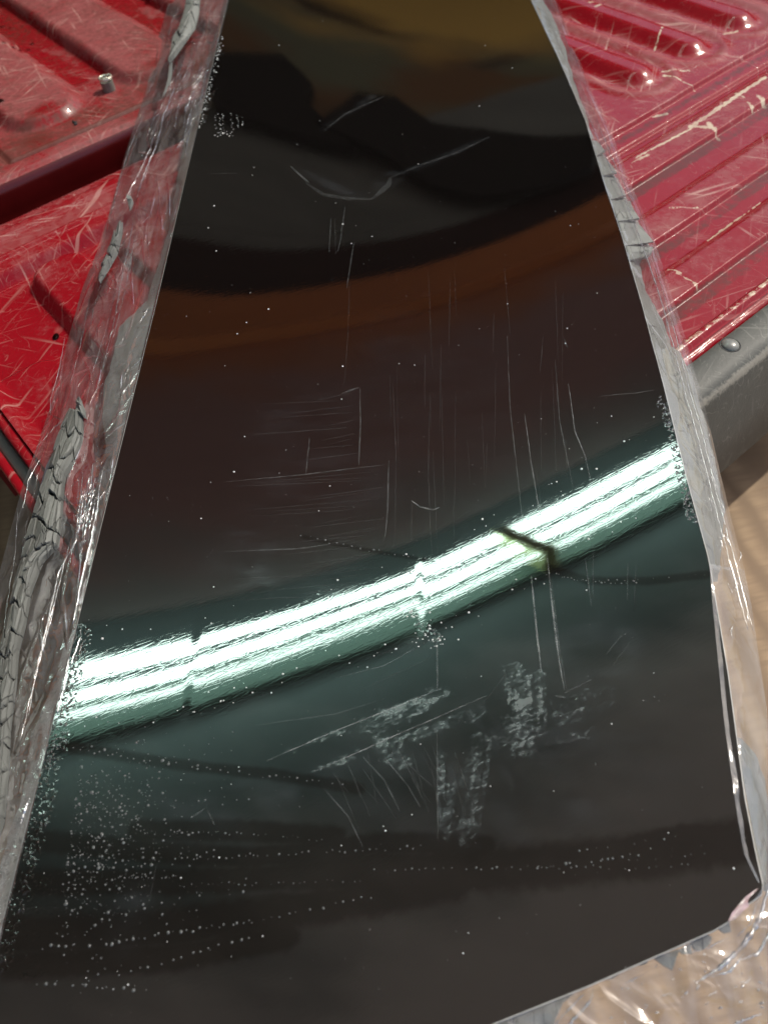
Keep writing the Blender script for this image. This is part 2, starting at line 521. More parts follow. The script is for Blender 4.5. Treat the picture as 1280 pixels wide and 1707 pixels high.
def maroon_boards():
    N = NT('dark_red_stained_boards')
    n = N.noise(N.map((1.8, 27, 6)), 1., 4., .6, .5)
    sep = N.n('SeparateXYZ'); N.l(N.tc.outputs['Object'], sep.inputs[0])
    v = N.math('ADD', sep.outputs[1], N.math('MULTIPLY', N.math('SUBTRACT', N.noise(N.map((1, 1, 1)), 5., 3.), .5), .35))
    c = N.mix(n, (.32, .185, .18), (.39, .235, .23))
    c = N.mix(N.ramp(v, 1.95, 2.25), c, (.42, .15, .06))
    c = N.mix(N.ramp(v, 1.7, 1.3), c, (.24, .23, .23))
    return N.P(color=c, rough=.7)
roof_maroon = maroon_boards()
beam_wood = wood_mat('orange_pine', (.60, .17, .045), (.70, .24, .06), 3.)
slab_black = plain('black_reflected_slab', (.008, .006, .006), .9, 0, 4.)
roof_slate = plain('grey_sheet', (.21, .22, .21), .8, 0, 1.3, .6)
brown_wood = wood_mat('brown_boards', (.75, .47, .12), (.9, .62, .2), .8)
roof_piece('ceiling', -.12, 1.32, 1.97, 2.02, shaded_ceiling())
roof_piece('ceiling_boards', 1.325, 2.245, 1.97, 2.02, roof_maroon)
roof_piece('roof_beam', 2.25, 2.43, 1.90, 2.05, beam_wood)
roof_piece('roof_felt', 2.435, 2.72, 1.97, 2.02, plain('dark_maroon_felt', (.035, .010, .009), .9, 0, 4.))
roof_piece('roof_sheet', 2.725, 2.80, 1.97, 2.02, roof_slate)
roof_piece('roof_sheet', 2.805, 3.60, 1.97, 2.02, roof_slate)
roof_piece('roof_gable', 3.605, 9.5, 1.97, 2.02, patchy_glow_boards())
def hung(name, pts, z0, z1, mat):  # unseen slabs, added to put dark shapes in the panel's reflection
    v, f = prism(pts, z0, z1)
    tag(link(name, mesh(name, v, f), mat), kind='structure')
hung('reflected_dark_slab', [(2.32, 3.61), (2.5, 3.92), (2.75, 4.01), (2.94, 4.05), (2.85, 3.8), (2.71, 3.66), (2.6, 3.4), (2.55, 3.27), (2.46, 3.33), (2.34, 3.45), (2.21, 3.46)], 1.88, 1.93, slab_black)
hung('reflected_dark_slab', [(2.57, 3.45), (2.94, 3.7), (3.05, 3.65), (2.93, 3.36), (2.99, 3.21), (3.01, 2.97), (3.07, 2.81), (2.82, 2.6), (2.65, 2.64), (2.52, 2.74), (2.5, 2.92), (2.58, 3.21)], 1.86, 1.91, slab_black)
def sky_block_piece(p, q, h, mat):  # out-of-view walls added to block the bright horizon sky
    d = np.array([q[0] - p[0], q[1] - p[1]]); d = d / np.linalg.norm(d); nn = np.array([-d[1], d[0]]) * .12
    v, f = prism([p, q, (q[0] + nn[0], q[1] + nn[1]), (p[0] + nn[0], p[1] + nn[1])], -.335, h)
    tag(link('wall', mesh('wall', v, f), mat), kind='structure')  # added wall, out of view, only blocks the horizon sky
sky_block_m = wood_mat('sky_block_boards', (.17, .145, .12), (.26, .22, .18), 1.)
sky_block_piece((9.2, .9), (5.0, 9.4), 2.6, sky_block_m)
sky_block_piece((4.9, 9.5), (-5.5, 9.5), 2.6, sky_block_m)
sky_block_piece((-5.6, 9.4), (-5.6, -2.), 2.6, sky_block_m)

# tube lamps under the ceiling
def shop_light(x0, x1, label):
    e = empty('shop_light', ((x0 + x1) / 2, 1.06, 1.9), label, 'lamp', 'tube lamps end to end under the roof')
    hm = plain('lamp_housing', (.11, .19, .16), .5, 0, 20., .05)
    v, f = join([box(x0, x1, 1.035, 1.14, 1.93, 1.968)])
    link('housing', mesh('housing', v, f), hm, e)
    cm = plain('lamp_end_cap', (.55, .62, .3), .4, 0, 20., .05)  # green light of the tubes put into the cap colour
    for xa, xb in ((x0, x0 + .009), (x1 - .009, x1)):
        v, f = box(xa, xb, 1.026, 1.148, 1.80, 1.929)
        link('end_plate', mesh('end_plate', v, f), cm, e)
    for y, s in ((1.134, 15.), (1.083, 15.), (1.038, 9.)):
        tm = emitter('lit_tube', (.74, 1.0, .89), s)
        v, f = tube([(x0 + .011, y, 1.82), (x1 - .011, y, 1.82)], .0135 if s > 10 else .0095, 14)
        link('fluorescent_tube', mesh('fluorescent_tube', v, f), tm, e, True)
    return e
shop_light(-.30, .992, 'lit three tube lamp under the roof above the near end of the panel')
shop_light(1.006, 1.66, 'lit three tube lamp under the roof above the far side of the panel')

# ================================================================== TRUCK
red = red_paint()
truck = empty('pickup_truck', (.6, .5, 0), 'red pickup truck with scratched open tailgate and ribbed wet bed', 'truck')

def pad(x, y, x0, x1, y0, y1, h, e=.007, rad=.03):
    """rounded raised (or sunk) pad"""
    cx, cy = (x0 + x1) / 2, (y0 + y1) / 2
    rad = min(rad, (x1 - x0) / 2, (y1 - y0) / 2)
    qx = np.abs(x - cx) - (x1 - x0) / 2 + rad; qy = np.abs(y - cy) - (y1 - y0) / 2 + rad
    d = np.hypot(np.maximum(qx, 0), np.maximum(qy, 0)) + np.minimum(np.maximum(qx, qy), 0) - rad
    return h * (1 - sstep(-e, e, d)), d

def seg_d(x, y, p, q):
    vx, vy = q[0] - p[0], q[1] - p[1]
    t = np.clip(((x - p[0]) * vx + (y - p[1]) * vy) / (vx * vx + vy * vy), 0, 1)
    return np.hypot(x - p[0] - t * vx, y - p[1] - t * vy)

# --- tailgate inner skin
xs = np.linspace(.012, 1.45, 640); ys = np.concatenate([np.linspace(.205, .47, 260), np.linspace(.4715, .742, 160)[0:]])
X, Y = np.meshgrid(xs, ys, indexing='ij')
Z = np.zeros_like(X)
wear = np.full_like(X, .30); gouge = np.zeros_like(X); dirt_shade = np.zeros_like(X)
right = sstep(.30, .34, X)
wear -= .17 * right; wear += .05 * (1 - right)
wob = (fbm(X * 9, Y * 9, 3) - .5) * .004
# ridges that run across the truck, right part
RID = [(.246, .268), (.305, .329), (.373, .399)]     # raised scuffed bands
prof = np.zeros_like(X)
for a, b in RID:
    yy = Y + wob * .5
    up = sstep(a - .0035, a + .0005, yy) * (1 - sstep(b, b + .012, yy))
    prof = np.maximum(prof, up)
    wear += right * (.16 + .42 * fbm(X * 18, Y * 40, 23)) * sstep(a - .002, a + .003, yy) * (1 - sstep(b - .004, b + .012, yy + (fbm(X * 40, Y * 40, 29) - .5) * .012))
    wear -= right * .25 * sstep(a - .016, a - .012, yy) * (1 - sstep(a - .004, a, yy))
plate = sstep(.4385, .4425, Y + wob * .5)
wear += right * .25 * plate
Z += right * (-.0045 + .0045 * np.maximum(prof, plate))
Z += right * -.003 * np.exp(-((Y - .418) / .0025) ** 2)
# long hollow ovals at the top of the right part
for cx_ in (.716, .80, .885, .97, 1.055, 1.14):
    pz, d = pad(X, Y, cx_ - .017, cx_ + .017, .480, .70, .009, .011, .017)
    Z += pz; wear -= .4 * (1 - sstep(-.002, .010, d)); wear += .35 * np.exp(-((d - .019) / .006) ** 2)
    Z += .002 * np.exp(-((d - .022) / .006) ** 2)
# left part: sunk field with raised pads
lf = (1 - right)
pz, d = pad(X, Y, .020, .34, .23, .678, -.012, .006, .045)
Z += lf * pz; wear -= lf * .22 * (1 - sstep(-.01, .0, d))
pz, d = pad(X, Y, .097, .152, .30, .668, .013, .0065, .02)
Z += lf * pz; wear += lf * .15 * (1 - sstep(-.01, 0, d))
pz, d = pad(X, Y, .178, .225, .30, .655, .012, .006, .022)
Z += lf * pz; wear += lf * .4 * (1 - sstep(-.01, 0, d))
pz, d = pad(X, Y, .255, .30, .30, .655, .012, .006, .022)
Z += lf * pz; wear += lf * .4 * (1 - sstep(-.01, 0, d))
pz, d = pad(X, Y, -.3, .072, .1, .56, .004, .005, .02)
Z += lf * pz * 1.
# rim between gap and recess
wear += .25 * np.exp(-((Y - .718) / .013) ** 2)
Z += .0035 * np.exp(-((Y - .700) / .004) ** 2) - .002 * sstep(.70, .71, Y) + .003 * sstep(.728, .735, Y)
Z += (fbm(X * 40, Y * 40, 5) - .5) * .0006
# white gouges
def P2(px, py):
    p = at(px, py, 0); return (p[0], p[1])
for (a, b, w) in [((1150, 212), (1275, 128), .0022), ((1180, 205), (1200, 226), .0022), ((1090, 188), (1112, 182), .002), ((1148, 118), (1104, 120), .0015),
                  ((1105, 125), (1160, 145), .0009), ((1060, 262), (1150, 215), .0012), ((980, 18), (1012, 12), .002), ((990, 25), (1015, 15), .0015),
                  ((1150, 210), (1190, 213), .002), ((1225, 155), (1240, 163), .0015), ((1262, 160), (1275, 172), .002), ((1110, 346), (1160, 346), .0008),
                  ((1165, 478), (1115, 445), .001), ((1050, 272), (1080, 258), .0012), ((1260, 158), (1272, 164), .0015), ((1245, 170), (1254, 180), .0015),
                  ((1205, 60), (1228, 52), .002), ((1100, 60), (1090, 85), .0008), ((1180, 395), (1270, 330), .0008), ((35, 372), (42, 360), .001)]:
    d = seg_d(X, Y, P2(*a), P2(*b)) + (fbm(X * 200, Y * 200, 9) - .5) * .003
    gouge = np.maximum(gouge, 1 - sstep(w * .4, w * 1.6, d))
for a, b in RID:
    dirt_shade += right * (.30 + .55 * fbm(X * 14, Y * 60, 61)) * sstep(a - .019, a - .013, Y) * (1 - sstep(a - .003, a, Y))  # shaded ridge faces painted as brown bands
dirt_shade += (.5 * fbm(X * 12, Y * 12, 8)) * .4 + right * .55 * np.exp(-((Y - .431) / .006) ** 2)  # scattered dirt, plus a painted shade band below the plate
tail = link('tailgate', grid_mesh('tailgate', X, Y, Z, dict(wear=wear, gouge=gouge, dirt_shade=dirt_shade)), red, truck, True)

def strip(name, prof, x0, x1, mat, parent, nx=260, wearf=None, gougef=None, jit=0.):
    """profile of (y, z) points swept along X"""
    x = np.linspace(x0, x1, nx); p = np.array(prof)
    Xg = np.repeat(x[:, None], len(p), 1); Yg = np.repeat(p[None, :, 0], nx, 0); Zg = np.repeat(p[None, :, 1], nx, 0)
    if jit:
        Yg = Yg + (fbm(Xg * 30, Yg * 60, 3) - .47) * jit; Zg = Zg + (fbm(Xg * 40, Yg * 60, 6) - .47) * jit
    w = wearf(Xg, Yg, Zg) if wearf else np.full_like(Xg, .3)
    g = gougef(Xg, Yg, Zg) if gougef else np.zeros_like(Xg)
    return link(name, grid_mesh(name, Xg[:, ::-1], Yg[:, ::-1], Zg[:, ::-1], dict(wear=w[:, ::-1], gouge=g[:, ::-1], dirt_shade=g * 0)), mat, parent, True)

# rounded top edge of the tailgate at the gap
arc = [(.742 + .028 * math.sin(a), .0015 - .022 + .022 * math.cos(a)) for a in np.linspace(0, math.pi / 2, 9)]
strip('tailgate_top_edge', [(.7419, .0012)] + arc[1:] + [(.770, -.05)], .012, 1.45, red, tail, wearf=lambda x, y, z: .45 + 0 * x)
# lip with the worn cream edge and the slot
lip = [(.2215, -.0105), (.2212, -.013), (.2195, -.016), (.2165, -.016), (.2160, -.006), (.2150, -.003), (.2125, -.0015), (.2105, -.001), (.2085, -.0022),
       (.2070, -.0045), (.2050, -.0060), (.2030, -.0065), (.1995, -.0068), (.1990, -.012)]
lip = lip[::-1]
strip('tailgate_lip', lip, .012, 1.45, red, tail, 500,
      wearf=lambda x, y, z: .1 + 0 * x, gougef=lambda x, y, z: np.exp(-((y - .2115) / .0017) ** 2) * (.62 + .5 * fbm(x * 25, y * 100, 4)), jit=.0009)
slot_m = plain('dark_slot', (.004, .002, .002), .6)
v, f = box(.012, 1.45, .215, .2275, -.035, -.0165)
link('tailgate_slot', mesh('tailgate_slot', v, f), slot_m, tail)
# body under the skin, with its left end
v, f = box(.006, 1.45, .17, .769, -.055, -.024)
link('tailgate_shell', mesh('tailgate_shell', v, f), plain('dark_red_shell', (.14, .006, .008), .3), tail)
grey_rub = plain('grey_rubber_seal', (.13, .14, .12), .6, 0, 90.)
for nm, x0, x1, z0, z1, m in (('tailgate_side_edge', .004, .0125, -.03, .0015, red), ('side_seal', -.005, .0037, -.03, -.010, grey_rub), ('side_flange', -.012, -.0053, -.03, -.006, red)):
    vv = []
    n = 60
    yy = np.linspace(.205, .768, n)
    Xg = np.repeat(np.array([x0, x0, x0 + .0015, x1 - .0015, x1, x1])[None], n, 0); Yg = np.repeat(yy[:, None], 6, 1)
    Zg = np.repeat(np.array([z0, z1 - .0015, z1, z1, z1 - .0015, z0])[None], n, 0)
    if nm == 'tailgate_side_edge': Xg[:, -2:] = .0118
    link(nm, grid_mesh(nm, Xg[::-1], Yg[::-1], Zg[::-1], dict(wear=.2 + 0 * Xg, gouge=0 * Xg, dirt_shade=0 * Xg)), m, tail, True)

# grey plastic cap along the tailgate's end, with rivets
cap = [(.198, -.006), (.196, -.0045), (.19, -.0045), (.18, -.005), (.173, -.007), (.1695, -.0105), (.168, -.016), (.1655, -.024), (.160, -.055), (.1505, -.100), (.156, -.106)]
capw = lambda x, y, z: (.25 + 1.15 * fbm(x * 22, y * 90 + z * 90, 71)) * np.exp(-((y - .1695) / .0022) ** 2 - ((z + .0095) / .006) ** 2) + .25
strip('end_cap', cap[::-1], .0, 1.46, trim_plastic(), truck, 500, wearf=capw, jit=.0008)
cap_o = [o for o in truck.children if o.name.startswith('end_cap')][0]
rv_m = plain('rivet_plastic', (.17, .17, .155), .28, 0, 200., .1)
ring_m = plain('rivet_gap', (.01, .01, .01), .6)
px0 = at(1216, 575, -.0045)
for i, dx in enumerate((0, .22, .44)):
    x, y = px0[0] + dx, px0[1]
    v, f = dome(x, y, -.0052, .0068, .0068, .0036, 0, 24, 6)
    link('rivet', mesh('rivet', v, f), rv_m, cap_o, True)
    ring = [(x + .0073 * math.cos(w), y + .0073 * math.sin(w), -.0048) for w in np.linspace(0, 2 * math.pi, 30)]
    v, f = tube(ring, .0006, 6)
    link('rivet_groove', mesh('rivet_groove', v, f), ring_m, cap_o, True)

# --- bed floor beyond the gap
xs = np.linspace(-.02, 1.6, 560); ys = np.concatenate([np.linspace(.829, 1.1, 190), np.linspace(1.102, 2.0, 160)])
X, Y = np.meshgrid(xs, ys, indexing='ij')
Z = np.zeros_like(X); wear = np.full_like(X, .62); wet = np.zeros_like(X); dirt_shade = .44 + .35 * (fbm(X * 10, Y * 10, 44) - .4)
for cx_ in (.085, .225, .365, .505, .645, .785, .925, 1.065):
    # raised rib with rounded end, wet channel beside it
    pz, d = pad(X, Y, cx_ - .042 + .012, cx_ + .042 + .012, .897, 2.4, .010, .008, .035)
    Z += pz
    wear += .22 * (1 - sstep(-.012, -.002, d))
    ch = (1 - sstep(.018, .024, np.abs(X - (cx_ + .082 + .005)))) * sstep(.93, .97, Y + (fbm(X * 20, Y * 20, 2) - .5) * .05)
    wear -= .75 * ch * sstep(.25, .5, fbm(X * 25, Y * 12, 12) + .15); Z -= .003 * ch
    wear -= .5 * np.exp(-(((X - cx_ - .012) / .022) ** 2 + ((Y - .915) / .012) ** 2))
# narrow groove along the bed's edge
gl = np.exp(-((Y - .856) / .0022) ** 2) * (X > .165); g2 = np.exp(-((X - .165) / .0022) ** 2) * (Y > .856)
Z -= .004 * np.maximum(gl, g2)
dirt_shade += .9 * np.maximum(np.exp(-((Y - .857) / .003) ** 2) * (X > .165), np.exp(-((X - .165) / .003) ** 2) * (Y > .856))
dirt_shade += .35 * np.exp(-((Y - .88) / .03) ** 2) * fbm(X * 30, Y * 30, 4)
Z -= .004 * (1 - sstep(.829, .836, Y))
bed = link('bed_floor', grid_mesh('bed_floor', X, Y, Z, dict(wear=wear, gouge=wet, dirt_shade=dirt_shade)), red, truck, True)
lp = [(.8292, -.0035), (.826, -.006), (.8245, -.012), (.8242, -.03), (.8242, -.075), (.80, -.082), (.775, -.085)]
strip('bed_lip', lp[::-1], -.02, 1.6, plain('gap_shade_red', (.075, .004, .004), .25, 0, 30., .4), bed, 200)  # lip's red darkened to paint in the shade of the gap
v, f = box(-.02, 1.6, .60, .83, -.16, -.09)
link('bumper', mesh('bumper', v, f), plain('dark_red_bumper', (.12, .006, .007), .4), truck)

# water on the bed
DW = flat_glass('water')
parts = []
for k in range(560):
    x, y = random.uniform(.1, .55), random.uniform(.835, 1.35)
    if vnoise(x * 14, y * 14, 5) < .5: continue
    r = random.choice([.0009, .0014, .002, .0026]) * random.uniform(.7, 1.2)
    i = int(np.argmin(np.abs(xs - x))); j = int(np.argmin(np.abs(ys - y)))
    parts.append(dome(x, y, Z[i, j] - .0002, r * random.uniform(1, 1.9), r, r * .45, random.uniform(0, 3), 9, 3))
v, f = join(parts)
w = link('water_drops', mesh('water_drops', v, f), DW, None, True)
tag(w, 'scattered clear water drops on the red ribbed bed at top left', 'water', kind='stuff')
parts = []
p = at(91, 557, -.009); v, f = dome(p[0], p[1], -.0122, .0045, .0028, .0018, 1.0, 16, 4)
w = link('water_drop', mesh('water_drop', v, f), DW, None, True)
tag(w, 'single clear water drop on the left red tailgate field', 'water drop')

# bits lying on the bed
p = at(183, 150, .0)
e = empty('wire_coil', (p[0], p[1], 0), 'small grey pin topped by a pale wire coil standing on the wet bed', 'fastener')
gm = plain('dull_grey_metal', (.22, .22, .19), .5, .5, 200.)
v, f = tube([(p[0], p[1], -.001), (p[0], p[1], .010)], .0072, 16)
link('pin', mesh('pin', v, f), gm, e)
sp = [(p[0] + .0068 * math.cos(w), p[1] + .0068 * math.sin(w), .012 + .0013 * w / 6.28) for w in np.linspace(0, 13, 50)]
sp += [(p[0] + .004 * math.cos(w), p[1] + .004 * math.sin(w), .0145) for w in np.linspace(0, 5, 16)]
v, f = tube(sp, .0009, 6)
link('wire', mesh('wire', v, f), plain('pale_wire', (.7, .68, .55), .25, .6, 100.), e, True)
p = at(126, 206, .0)
cr = []
for k in range(7):
    a = rng.normal(0, .0025, 2)
    cr.append(dome(p[0] + a[0], p[1] + a[1] * 1.3, -.0005, random.uniform(.0012, .003), random.uniform(.0008, .0015), random.uniform(.0015, .003), random.uniform(0, 3), 6, 2))
v, f = join(cr)
tag(link('dirt_crumb', mesh('dirt_crumb', v, f), plain('black_crumb', (.012, .01, .01), .7)), 'small black crumb on the bed just above the gap', 'debris')

# ================================================================== PANEL
left_px = [(420, -160), (380, 0), (262, 500), (130, 1040), (62, 1310), (0, 1560), (-60, 1790), (-120, 2020)]
right_px = [(815, -150), (885, 0), (930, 95), (975, 200), (1005, 300), (1035, 390), (1070, 510), (1105, 640), (1142, 790), (1180, 930), (1212, 1120), (1240, 1330), (1258, 1420), (1270, 1475)]
bot_px = [(1269, 1490), (1247, 1506), (1213, 1536), (1190, 1550), (1100, 1590), (980, 1643), (820, 1707)]
L = np.array([on_panel(*p) for p in left_px]); Rr = np.array([on_panel(*p) for p in right_px])
L = L[np.argsort(L[:, 1])]; Rr = Rr[np.argsort(Rr[:, 1])]
B = np.array([on_panel(*p) for p in bot_px])
def s_left(t): return np.interp(t, L[:, 1], L[:, 0])
def s_right(t):
    r = np.interp(t, Rr[:, 1], Rr[:, 0]); return r
aB = [(b[0] - s_left(b[1])) / (s_right(b[1]) - s_left(b[1])) for b in B]
order = np.argsort(aB); aB = np.array(aB)[order]; tB = B[:, 1][order]
sl = (tB[1] - tB[0]) / (aB[1] - aB[0])
aB = np.concatenate([[0.], aB]); tB = np.concatenate([[tB[0] - sl * aB[1]], tB])
if aB[-1] < 1: aB = np.append(aB, 1.); tB = np.append(tB, Rr[0, 1])
T_TOP = min(L[-1, 1], Rr[-1, 1])

NA, NB = 600, 1150
a = np.linspace(0, 1, NA)[:, None]; b = (np.linspace(0, 1, NB) ** 1.45)[None, :]
tb = np.interp(a[:, 0], aB, tB)[:, None]
T = tb + (T_TOP - tb) * b
S = s_left(T) + (s_right(T) - s_left(T)) * a

# reflections step where strips of cover film end
streak = np.array([on_panel(*p) for p in [(90, 1150), (120, 1145), (300, 1110), (500, 1062), (700, 1000), (880, 905), (1000, 840), (1130, 755), (1160, 740)]])
ts_ = np.interp(S, streak[:, 0], streak[:, 1])
def tiltf(s):
    return -.0030 * (1 - sstep(e1 - .004, e1 + .002, s)) - .0012 * sstep(e2 - .002, e2 + .004, s) + sstep(e1, e2, s) * .0030 * (1 - sstep(e2 - .002, e2 + .004, s))
def s_at(px, py): return on_panel(px, py)[0]
e1, e2 = s_at(322, 1120), s_at(697, 985)
dt = T - ts_
tilt = tiltf(S)
PZ = panel_z(S, T) + tilt * dt * np.exp(-(dt / .022) ** 2)
# faint sag and waviness of a soft sheet
PZ += (fbm(S * 5, T * 4, 31, 2) - .4) * .0012

smear = np.zeros_like(S); haze = np.zeros_like(S); pebble = np.zeros_like(S); wetm = np.zeros_like(S)
def stroke(arr, pts, w, val, soft=.5, jit=0.):
    """pts: photo pixels of the mark, w: half width in px"""
    q = [on_panel(*p) for p in pts]
    k = 0.00036 * (1 + max(0, (1200 - pts[0][1])) / 1300.0)
    wm = w * k
    for p, r in zip(q[:-1], q[1:]):
        lo_s, hi_s = min(p[0], r[0]) - wm * 2.5, max(p[0], r[0]) + wm * 2.5
        lo_t, hi_t = min(p[1], r[1]) - wm * 2.5, max(p[1], r[1]) + wm * 2.5
        m = (S > lo_s) & (S < hi_s) & (T > lo_t) & (T < hi_t)
        if not m.any(): continue
        ss, tt = S[m], T[m]
        d = seg_d(ss, tt, p, r) / wm
        if jit: d = d + (fbm(ss * 260, tt * 260, 11) - .5) * jit
        arr[m] = np.maximum(arr[m], val * (1 - sstep(1 - soft, 1 + soft, d)))
# residue patches under the cover film
for pts, w_, v_ in [([(480, 1250), (560, 1225), (640, 1195)], 7, .62), ([(610, 1210), (680, 1182), (735, 1158)], 17, .75), ([(640, 1245), (720, 1215), (800, 1185)], 11, .72),
                    ([(560, 1268), (610, 1250)], 5, .6), ([(630, 1225), (655, 1262), (668, 1270)], 14, .68), ([(640, 1190), (735, 1160)], 9, .8),
                    ([(862, 1125), (866, 1170), (868, 1215), (872, 1245)], 21, .85), ([(845, 1115), (850, 1140)], 8, .7), ([(900, 1125), (897, 1180), (902, 1230)], 9, .72),
                    ([(925, 1175), (960, 1165), (1010, 1155)], 15, .58), ([(930, 1200), (980, 1195), (1020, 1170)], 8, .6), ([(935, 1235), (970, 1230), (1005, 1212)], 7, .6),
                    ([(805, 1235), (790, 1260), (783, 1300), (782, 1350), (778, 1395)], 15, .74), ([(752, 1300), (750, 1340), (748, 1395)], 7, .66), ([(735, 1250), (738, 1320), (738, 1400)], 5, .62),
                    ([(805, 1232), (850, 1232), (885, 1240)], 6, .6), ([(520, 1285), (590, 1265)], 4, .6), ([(865, 1235), (880, 1262)], 12, .7)]:
    stroke(smear, pts, w_ * 1.1, v_ * .80, .6, .9)
    for k_ in range(int(4 + w_ * .6)):
        o_ = random.uniform(-1, 1) * w_; dx_, dy_ = pts[-1][0] - pts[0][0], pts[-1][1] - pts[0][1]; l_ = math.hypot(dx_, dy_)
        u0, u1 = sorted((random.random(), random.random())); tw_ = random.uniform(-.25, .25) * w_
        nx_, ny_ = -dy_ / l_, dx_ / l_
        pa = (pts[0][0] + dx_ * u0 + nx_ * o_, pts[0][1] + dy_ * u0 + ny_ * o_); pb = (pts[0][0] + dx_ * u1 + nx_ * (o_ + tw_), pts[0][1] + dy_ * u1 + ny_ * (o_ + tw_))
        stroke(smear, [pa, pb], random.uniform(1.2, 3.6), v_ * random.uniform(.8, 1.15), .6, .5)
for k_ in range(46):      # thin squeegee streaks fanning from the patches
    x_, y_ = random.uniform(540, 1010), random.uniform(1120, 1270); a_ = random.choice([1.05, 1.05, 1.5, -.4]) + random.gauss(0, .08); l_ = random.uniform(25, 95)
    stroke(haze, [(x_, y_), (x_ + l_ * math.cos(a_), y_ + l_ * math.sin(a_))], random.uniform(1.5, 5), random.uniform(.3, .8), .9, .3)
# soft whitish clouding
for pts, w_, v_ in [([(960, 1050), (940, 1130), (960, 1200)], 55, .5), ([(1040, 1060), (1020, 1110)], 22, .8), ([(900, 1200), (930, 1280), (960, 1320)], 40, .5), ([(600, 1270), (700, 1340)], 60, .5),
                    ([(640, 1120), (720, 1060)], 20, .5), ([(300, 1330), (360, 1350)], 40, .5), ([(420, 900), (430, 960)], 28, .8), ([(500, 800), (600, 800)], 60, .35), ([(480, 700), (560, 690)], 50, .3),
                    ([(950, 1150), (1040, 1250)], 60, .35), ([(560, 950), (380, 940)], 40, .25), ([(840, 1350), (860, 1400)], 16, .6), ([(230, 1490), (200, 1560)], 20, .6), ([(510, 290), (600, 330)], 8, .8),
                    ([(600, 328), (655, 295)], 12, .8), ([(655, 295), (810, 230)], 6, .7), ([(540, 215), (620, 160)], 6, .7), ([(800, 780), (700, 600)], 120, .15), ([(400, 1310), (470, 1330)], 22, .7)]:
    stroke(haze, pts, w_, v_, .9, .5)
# wiped, darker bands
for pts, w_ in [([(110, 1245), (300, 1275), (450, 1290), (600, 1315)], 8), ([(230, 1385), (400, 1385), (560, 1395)], 14), ([(60, 1400), (250, 1420), (420, 1430), (640, 1405), (810, 1410)], 14),
                ([(40, 1470), (300, 1470), (700, 1445), (1000, 1430)], 16), ([(500, 1455), (800, 1450), (1050, 1430), (1240, 1400)], 26), ([(1000, 1420), (1140, 1390), (1250, 1388)], 12),
                ([(10, 1560), (300, 1545), (600, 1500), (760, 1470)], 22), ([(20, 1610), (300, 1595), (480, 1560)], 16), ([(910, 945), (980, 968), (1080, 968), (1200, 955)], 6), ([(720, 935), (600, 915), (505, 895)], 3)]:
    stroke(wetm, pts, w_, 1., .35, .4)
# rough pebbled rims
for pts, w_, v_ in [([(130, 1060), (118, 1110), (104, 1180), (88, 1250)], 19, 1.), ([(88, 1250), (75, 1330), (40, 1450), (0, 1600)], 17, .7), ([(1108, 668), (1126, 720), (1141, 790), (1158, 860)], 10, 1.),
                    ([(340, 200), (355, 150)], 5, .9), ([(60, 1400), (70, 1600)], 30, .35), ([(700, 1040), (725, 1062)], 9, .8)]:
    stroke(pebble, pts, w_, v_, .25)

Xp, Yp = xy(S, T)
pl = empty('black_panel', (float(Xp.mean()), float(Yp.mean()), 0), 'long glossy black panel lying diagonally across the tailgate with a bright lamp streak', 'panel')
sheet = link('panel_face', grid_mesh('panel_face', Xp, Yp, PZ, dict(smear=smear, haze=haze, pebble=pebble, wet=wetm)), panel_mat(), pl, True)
# cut edge and underside
edge_m = plain('pale_cut_edge', (.42, .42, .40), .35, 0, 150.)
def rim_from(ix):
    return [(float(Xp[i, j]), float(Yp[i, j]), float(PZ[i, j])) for i, j in ix]
left_i = [(0, j) for j in range(NB - 1, -1, -6)]; bot_i = [(i, 0) for i in range(0, NA, 4)]; right_i = [(NA - 1, j) for j in range(0, NB, 6)]
loop = rim_from(left_i + bot_i + right_i)
n = len(loop); V = []; Fc = []
ctr = np.array([Xp.mean(), Yp.mean()])
for i, p in enumerate(loop):
    q0 = np.array(loop[max(i - 1, 0)][:2]); q1 = np.array(loop[min(i + 1, n - 1)][:2]); d = q1 - q0; d = d / (np.linalg.norm(d) + 1e-9)
    nn = np.array([d[1], -d[0]]); 
    if nn @ (np.array(p[:2]) - ctr) < 0: nn = -nn
    for off, dz in ((0, .00005), (.0004, -.0001), (.0006, -.0018), (-.001, -.0022)):
        V.append((p[0] + nn[0] * off, p[1] + nn[1] * off, p[2] + dz))
for i in range(n - 1):
    for k in range(3):
        Fc.append((i * 4 + k, i * 4 + k + 1, (i + 1) * 4 + k + 1, (i + 1) * 4 + k))
link('cut_edge', mesh('cut_edge', V, Fc), edge_m, pl)
under = grid_mesh('underside', Xp[::20, ::20][::-1], Yp[::20, ::20][::-1], PZ[::20, ::20][::-1] - .0023)
link('underside', under, plain('dark_underside', (.05, .05, .05), .6), pl, True)

def onp(px, py, lift=.0):
    s, t = on_panel(px, py); x, y = xy(s, t)
    # height incl. the small film steps
    dt_ = t - np.interp(s, streak[:, 0], streak[:, 1])
    tl = float(tiltf(np.float64(s)))
    z = float(panel_z(s, t)) + tl * dt_ * math.exp(-(dt_ / .022) ** 2) + (float(fbm(np.float64(s) * 5, np.float64(t) * 4, 31, 2)) - .4) * .0012
    return np.array([float(x), float(y), z + lift])

